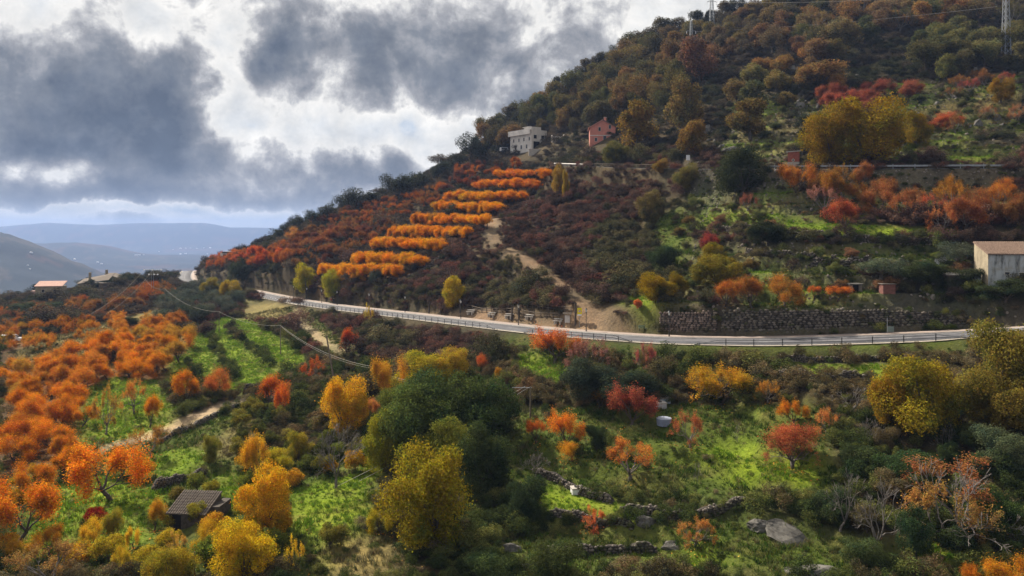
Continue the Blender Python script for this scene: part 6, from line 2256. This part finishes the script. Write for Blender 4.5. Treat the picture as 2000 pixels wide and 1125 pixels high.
# ------------------------------------------------------------------ picnic place
def picnic_table(px, py, lab, rz):
    p = G(px, py)
    t = thing('picnic_table', lab, 'table', p, rz, 'stone picnic tables')
    box('table_top', t, -1.0, 1.0, -.4, .4, .68, .8, M_CONC, .02)
    for s in (-.6, .6):
        box('leg', t, s - .15, s + .15, -.25, .25, -.3, .679, M_CONC)
    for s in (-.85, .85):
        b = box('bench_slab', t, -.95, .95, s - .17, s + .17, .4, .48, M_CONC)
        for q in (-.6, .6):
            box('bench_leg', b, q - .12, q + .12, s - .12, s + .12, -.3, .399, M_CONC)


for (px, py, lab) in ((921, 613, 'leftmost stone picnic table behind the pavement'), (962, 617, 'second stone picnic table from the left'), (996, 620, 'third stone picnic table, left of the tree trunk'), (1036, 624, 'fourth stone picnic table, right of the tree trunk'), (1092, 632, 'rightmost stone picnic table beside the notice board')):
    picnic_table(px, py, lab, R(-28))


def log_fence(lab, pix, rails):
    q = np.array([G(a, b) for a, b in pix])
    s = np.concatenate([[0], np.cumsum(np.hypot(*np.diff(q[:, :2], axis=0).T))])
    u = np.arange(0, s[-1], 2.0)
    x, y = np.interp(u, s, q[:, 0]), np.interp(u, s, q[:, 1])
    ln = np.column_stack([x, y, H(x, y)])
    t = thing('log_fence', lab, 'fence', ln[0])
    L = ln - ln[0]
    for i in range(len(L)):
        multi('post', [rod(L[i] + np.array((0, 0, -.3)), L[i] + np.array((0, 0, 1.15)), .09)], M_WOOD, t)
    for z in rails:
        for i in range(len(L) - 1):
            multi('log', [rod(L[i] + np.array((0, 0, z)), L[i + 1] + np.array((0, 0, z)), .075)], M_WOOD, t)


log_fence('weathered log fence behind the picnic tables', [(905, 603), (1000, 612), (1100, 622)], (.5, 1.0))
log_fence('second log fence higher up the bank behind the tables', [(960, 598), (1060, 606), (1120, 612)], (.55, 1.0))


def notice_board():
    p = G(1108, 641)
    t = thing('notice_board', 'wooden notice board with small roof and pale panel by the pavement', 'notice board', p, R(-10))
    for x in (-.55, .55):
        box('post', t, x - .06, x + .06, -.06, .06, -.4, 2.6, M_WOOD)
    box('panel', t, -.49, .49, -.04, .03, .9, 2.35, mat('notice_panel', (.52, .50, .48), .7, 3, .2))
    obj('roof', new_mesh('roof', np.array([(-.85, -.4, 2.6), (.85, -.4, 2.6), (.85, .4, 2.6), (-.85, .4, 2.6), (-.85, 0, 2.95), (.85, 0, 2.95)]), [(0, 1, 5, 4), (2, 3, 4, 5), (0, 4, 3), (1, 2, 5), (3, 2, 1, 0)]), M_WOOD, t)


notice_board()


def yellow_sign():
    p = G(1132, 641)
    t = thing('warning_sign', 'yellow square road sign with red warning triangle on a grey post', 'sign', p, R(-6))
    multi('post', [rod((0, .06, -.4), (0, .06, 3.7), .045)], M_STEEL, t)
    M_YEL = mat('yellow_sign', (.72, .62, .02), .5, 2, .08)
    box('plate', t, -.42, .42, -.02, .02, 2.55, 3.75, M_YEL)
    tri = lambda s, z: [(-s, 0, z - s * .58), (s, 0, z - s * .58), (0, 0, z + s * 1.16)]
    for nm, s, y, m in (('triangle_border', .33, -.026, mat('sign_red', (.45, .03, .03), .5, 2, .1)), ('triangle_field', .24, -.031, M_WHITE)):
        a = [(x, y, z) for x, _, z in tri(s, 3.12)]
        b = [(x, y + .004, z) for x, _, z in tri(s, 3.12)]
        multi(nm, [(a + b, [(0, 1, 2), (5, 4, 3), (0, 3, 4, 1), (1, 4, 5, 2), (2, 5, 3, 0)])], m, t)
    multi('symbol', [boxv(-.035, .035, -.036, -.032, 3.02, 3.24), boxv(-.09, .09, -.036, -.032, 3.1, 3.14)], M_METAL, t)
    box('supplementary_plate', t, -.4, .4, -.02, .02, 2.25, 2.53, M_WHITE)


yellow_sign()


def park_bench():
    p = G(1256, 646)
    t = thing('park_bench', 'green slatted park bench against the pink stone wall', 'bench', p, R(-14))
    M_GB = mat('green_paint', (.14, .20, .13), .6, 2, .2)
    for i, y in enumerate((-.22, -.08, .06)):
        box('slat', t, -.85, .85, y - .05, y + .05, .43, .47, M_GB)
    for z in (.58, .72, .86):
        box('slat', t, -.85, .85, .17, .21, z - .05, z + .05, M_GB)
    for x in (-.65, .65):
        multi('leg', [boxv(x - .03, x + .03, -.27, -.2, -.1, .428), boxv(x - .03, x + .03, .212, .27, -.1, .95), boxv(x - .03, x + .03, -.2, .212, .36, .428)], M_METAL, t)


park_bench()
gbin = G(1160, 637)
# pollarded trunks at the pavement
for (px, py, h, lab) in ((838, 614, 24, 'pollarded dark trunk left of the small yellow tree'), (861, 613, 14, 'short pollarded trunk beside the small yellow tree'), (899, 610, 26, 'forked pollarded trunk left of the picnic tables'), (1000, 628, 30, 'pollarded trunk in front of the middle picnic table'),
                         (1014, 622, 18, 'stubby pollarded trunk between two picnic tables'), (1124, 636, 44, 'thick pollarded trunk beside the yellow sign')):
    g = G(px, py)
    k = g[1] / FPX
    t = thing('pollarded_tree', lab, 'tree', g)
    hh = h * k
    r_ = np.random.default_rng(px)
    segs = [(np.array((0, 0, -.3)), np.array((0, 0, hh * .6)), .22, .18)]
    for q in range(4):
        d = np.array((r_.normal() * .25, r_.normal() * .25, hh * .4))
        segs.append((np.array((0, 0, hh * .58)), np.array((0, 0, hh * .6)) + d, .13, .08))
    obj('trunk', tubes_mesh('trunk', segs, 7, M_BARK), None, t)


# ------------------------------------------------------------------ loose things in the fields
def tank(px, py, lab, w, h, m, name='water_tank'):
    g = G(px, py)
    k = g[1] / FPX
    t = thing(name, lab, 'tank', g, R(10))
    w, h = w * k, h * k
    box('body', t, -w / 2, w / 2, 0, w * .9, -.2, h, m, .05)
    box('rim', t, -w / 2 - .04, w / 2 + .04, -.04, w * .9 + .04, h - .12, h + .03, M_CONC)
    multi('lid', [rod((0, w * .45, h + .03), (0, w * .45, h + .12), w * .2, n=10)], M_METAL, t)


tank(1292, 800, 'white plastic water tank beside the crimson tree', 22, 12, mat('dull_white_plastic', (.42, .42, .44), .6, 2, .2))
tank(1298, 790, 'pale blue tank behind the white water tank', 26, 12, mat('pale_blue_plastic', (.35, .42, .50), .5, 2, .15))
tank(1128, 968, 'small white crate shaped tank on the terrace wall', 20, 12, M_WHITE)


def barrel():
    g = G(1297, 827)
    k = g[1] / FPX
    t = thing('barrel', 'squat blue grey water barrel on the orchard grass', 'barrel', g)
    r, h = 14 * k, 10 * k
    m = mat('blue_grey_plastic', (.20, .23, .32), .6, 2, .2)
    multi('body', [rod((0, 0, -.2), (0, 0, h), r, r * 1.04, 18)], m, t)
    multi('lid', [rod((0, 0, h + .002), (0, 0, h + .06), r * 1.08, r * 1.0, 18)], mat('blue_grey_lid', (.30, .33, .40), .5, 2, .2), t)


barrel()


def van(px, py, lab, L, rz):
    g = G(px, py)
    t = thing('parked_van', lab, 'van', g, rz)
    W, hb = 1.75, 1.9
    prof = [(-L / 2, .35), (L / 2, .35), (L / 2, 1.0), (L / 2 - .7, 1.15), (L / 2 - 1.3, hb), (-L / 2 + .1, hb), (-L / 2, 1.4)]
    V = [(x, -W / 2, z) for x, z in prof] + [(x, W / 2, z) for x, z in prof]
    n = len(prof)
    F = [tuple(range(n)), tuple(range(2 * n - 1, n - 1, -1))] + [(i, n + i, n + (i + 1) % n, (i + 1) % n) for i in range(n)]
    multi('body', [(V, F)], M_WHITE, t)
    for x0, x1 in ((-L / 2 + .3, -.2), (-.1, L / 2 - 1.35)):
        for s in (-1, 1):
            y = s * (W / 2 + .004)
            multi('side_window', [boxv(x0, x1, min(y, y - s * .02), max(y, y - s * .02), 1.2, 1.72)], M_GLASS, t)
    a = np.array((L / 2 - .66, 0, 1.17)); b = np.array((L / 2 - 1.26, 0, hb - .06))
    multi('windscreen', [([(a[0] + .02, -.75, a[2]), (a[0] + .02, .75, a[2]), (b[0] + .02, .72, b[2]), (b[0] + .02, -.72, b[2])], [(0, 1, 2, 3)])], M_GLASS, t)
    for x in (-L / 2 + .8, L / 2 - .8):
        for s in (-1, 1):
            w_ = multi('wheel', [rod((x, s * (W / 2 - .2), .33), (x, s * (W / 2 + .02), .33), .33, n=14)], M_METAL, t)
            multi('hub', [rod((x, s * (W / 2 + .02), .33), (x, s * (W / 2 + .03), .33), .17, n=10)], M_STEEL, w_)


van(22, 668, 'white van parked among the red trees at the left edge', 4.6, R(15))
van(55, 638, 'small white van higher up in the left orchard', 4.2, R(5))
van(986, 297, 'tiny white van parked left of the white house', 4.2, R(20))


def tarp(px, py, lab, w, h, m):
    g = near_ground(px, py)
    k = g[1] / FPX
    n = 14
    r_ = np.random.default_rng(px)
    u, v = np.meshgrid(np.linspace(-.5, .5, n), np.linspace(0, 1, n))
    x = u * w * k + .1 * np.sin(v * 9)
    y = v * .8
    z = h * k * (1 - np.abs(u) ** 3 * 3) * np.clip(v * 1.6, .1, 1) + r_.normal(0, .05, u.shape)
    top = np.stack([x, y, z], -1).reshape(-1, 3)
    bot = top - np.array((0, -.06, .08))
    f = grid_faces(n, n)
    o = obj('plastic_sheet', new_mesh('plastic_sheet', np.vstack([top, bot]), np.vstack([f, f[:, ::-1] + n * n])), m, loc=g, label=lab, cat='sheet')


tarp(1842, 522, 'crumpled white plastic sheet on the terrace left of the farmhouse', 24, 16, M_WHITE)
tarp(152, 570, 'white plastic sheet beside the brown farm', 12, 6, M_WHITE)
tarp(130, 575, 'pale sheet on the ground right of the cream farmhouse', 26, 5, M_CONC)
g = G(1344, 320)
t = thing('info_board', 'white board on a post beside the upper road', 'board', g)
multi('post', [rod((0, 0, -.3), (0, 0, .9), .05)], M_STEEL, t)
box('plate', t, -.5, .5, -.03, .03, .9, 2.3, M_WHITE)
g = G(1733, 655)
t = thing('road_sign_post', 'thin grey post with small sign plate at the right hand roadside', 'sign', g)
multi('post', [rod((0, 0, -.3), (0, 0, 2.6), .04)], M_STEEL, t)
box('plate', t, .1, 1.0, -.02, .02, .5, 1.3, mat('dull_green_plate', (.16, .20, .18), .6, 2, .2))
g = G(1638, 868)
t = thing('white_stake', 'white wooden stake leaning in the grass of the right orchard', 'stake', g)
multi('shaft', [rod((.35, 0, -.2), (-.7, .2, 1.0), .05, .04)], M_WHITE, t)


# ------------------------------------------------------------------ two walkers
def walker(px, py, lab, jacket, trousers, rz):
    i = road_at(px)
    s = side(road_l)[i]
    p = road_l[i] + np.array((s[0] * 4.8, s[1] * 4.8, .13))
    me = bpy.data.meshes.new('body')
    V = [(0, 0, .95), (0, .01, 1.18), (0, .02, 1.42), (0, .02, 1.52), (0, 0, 1.62), (0, -.01, 1.72),
         (.11, 0, .9), (.12, -.12, .5), (.12, -.18, .08), (.12, -.3, .05), (-.11, 0, .9), (-.12, .1, .5), (-.12, .22, .1), (-.12, .12, .05),
         (.2, .02, 1.4), (.27, .06, 1.14), (.26, -.06, .9), (.26, -.09, .82), (-.2, .02, 1.4), (-.27, -.02, 1.14), (-.26, -.14, .92), (-.26, -.17, .84)]
    E = [(0, 1), (1, 2), (2, 3), (3, 4), (4, 5), (0, 6), (6, 7), (7, 8), (8, 9), (0, 10), (10, 11), (11, 12), (12, 13), (2, 14), (14, 15), (15, 16), (16, 17), (2, 18), (18, 19), (19, 20), (20, 21)]
    rad = [.15, .15, .17, .06, .1, .09, .1, .075, .05, .045, .1, .075, .05, .045, .075, .055, .045, .04, .075, .055, .045, .04]
    me.from_pydata(V, E, [])
    o = bpy.data.objects.new('person', me)
    COL.objects.link(o)
    sk = o.modifiers.new('skin', 'SKIN')
    for k, r in enumerate(rad):
        me.skin_vertices[0].data[k].radius = (r, r)
    me.skin_vertices[0].data[0].use_root = True
    o.modifiers.new('sub', 'SUBSURF').levels = 1
    o.modifiers['sub'].render_levels = 1
    dg = bpy.context.evaluated_depsgraph_get()
    m2 = bpy.data.meshes.new_from_object(o.evaluated_get(dg))
    bpy.data.objects.remove(o)
    for m in (mat('skin', (.45, .27, .19), .6, 3, .1), mat(jacket[0], jacket[1], .9, 3, .2), mat(trousers[0], trousers[1], .9, 3, .2), mat('dark_hair', (.03, .025, .02), .8, 3, .2)):
        m2.materials.append(m)
    for f in m2.polygons:
        z = f.center.z
        f.material_index = 2 if z < .93 and abs(f.center.x) < .21 else 1 if .88 < z < 1.53 else 0
        if z > 1.7 or (z > 1.58 and f.center.y > .04):
            f.material_index = 3
        f.use_smooth = True
    q = obj('person', m2, None, loc=p, label=lab, cat='person')
    q.rotation_euler.z = rz


walker(617, 591, 'left walker in a red jacket on the pavement', ('red_jacket', (.35, .05, .04)), ('black_trousers', (.02, .02, .025)), R(60))
walker(622.5, 591, 'right walker in dark clothes on the pavement', ('dark_jacket', (.03, .03, .04)), ('grey_trousers', (.06, .06, .07)), R(60))
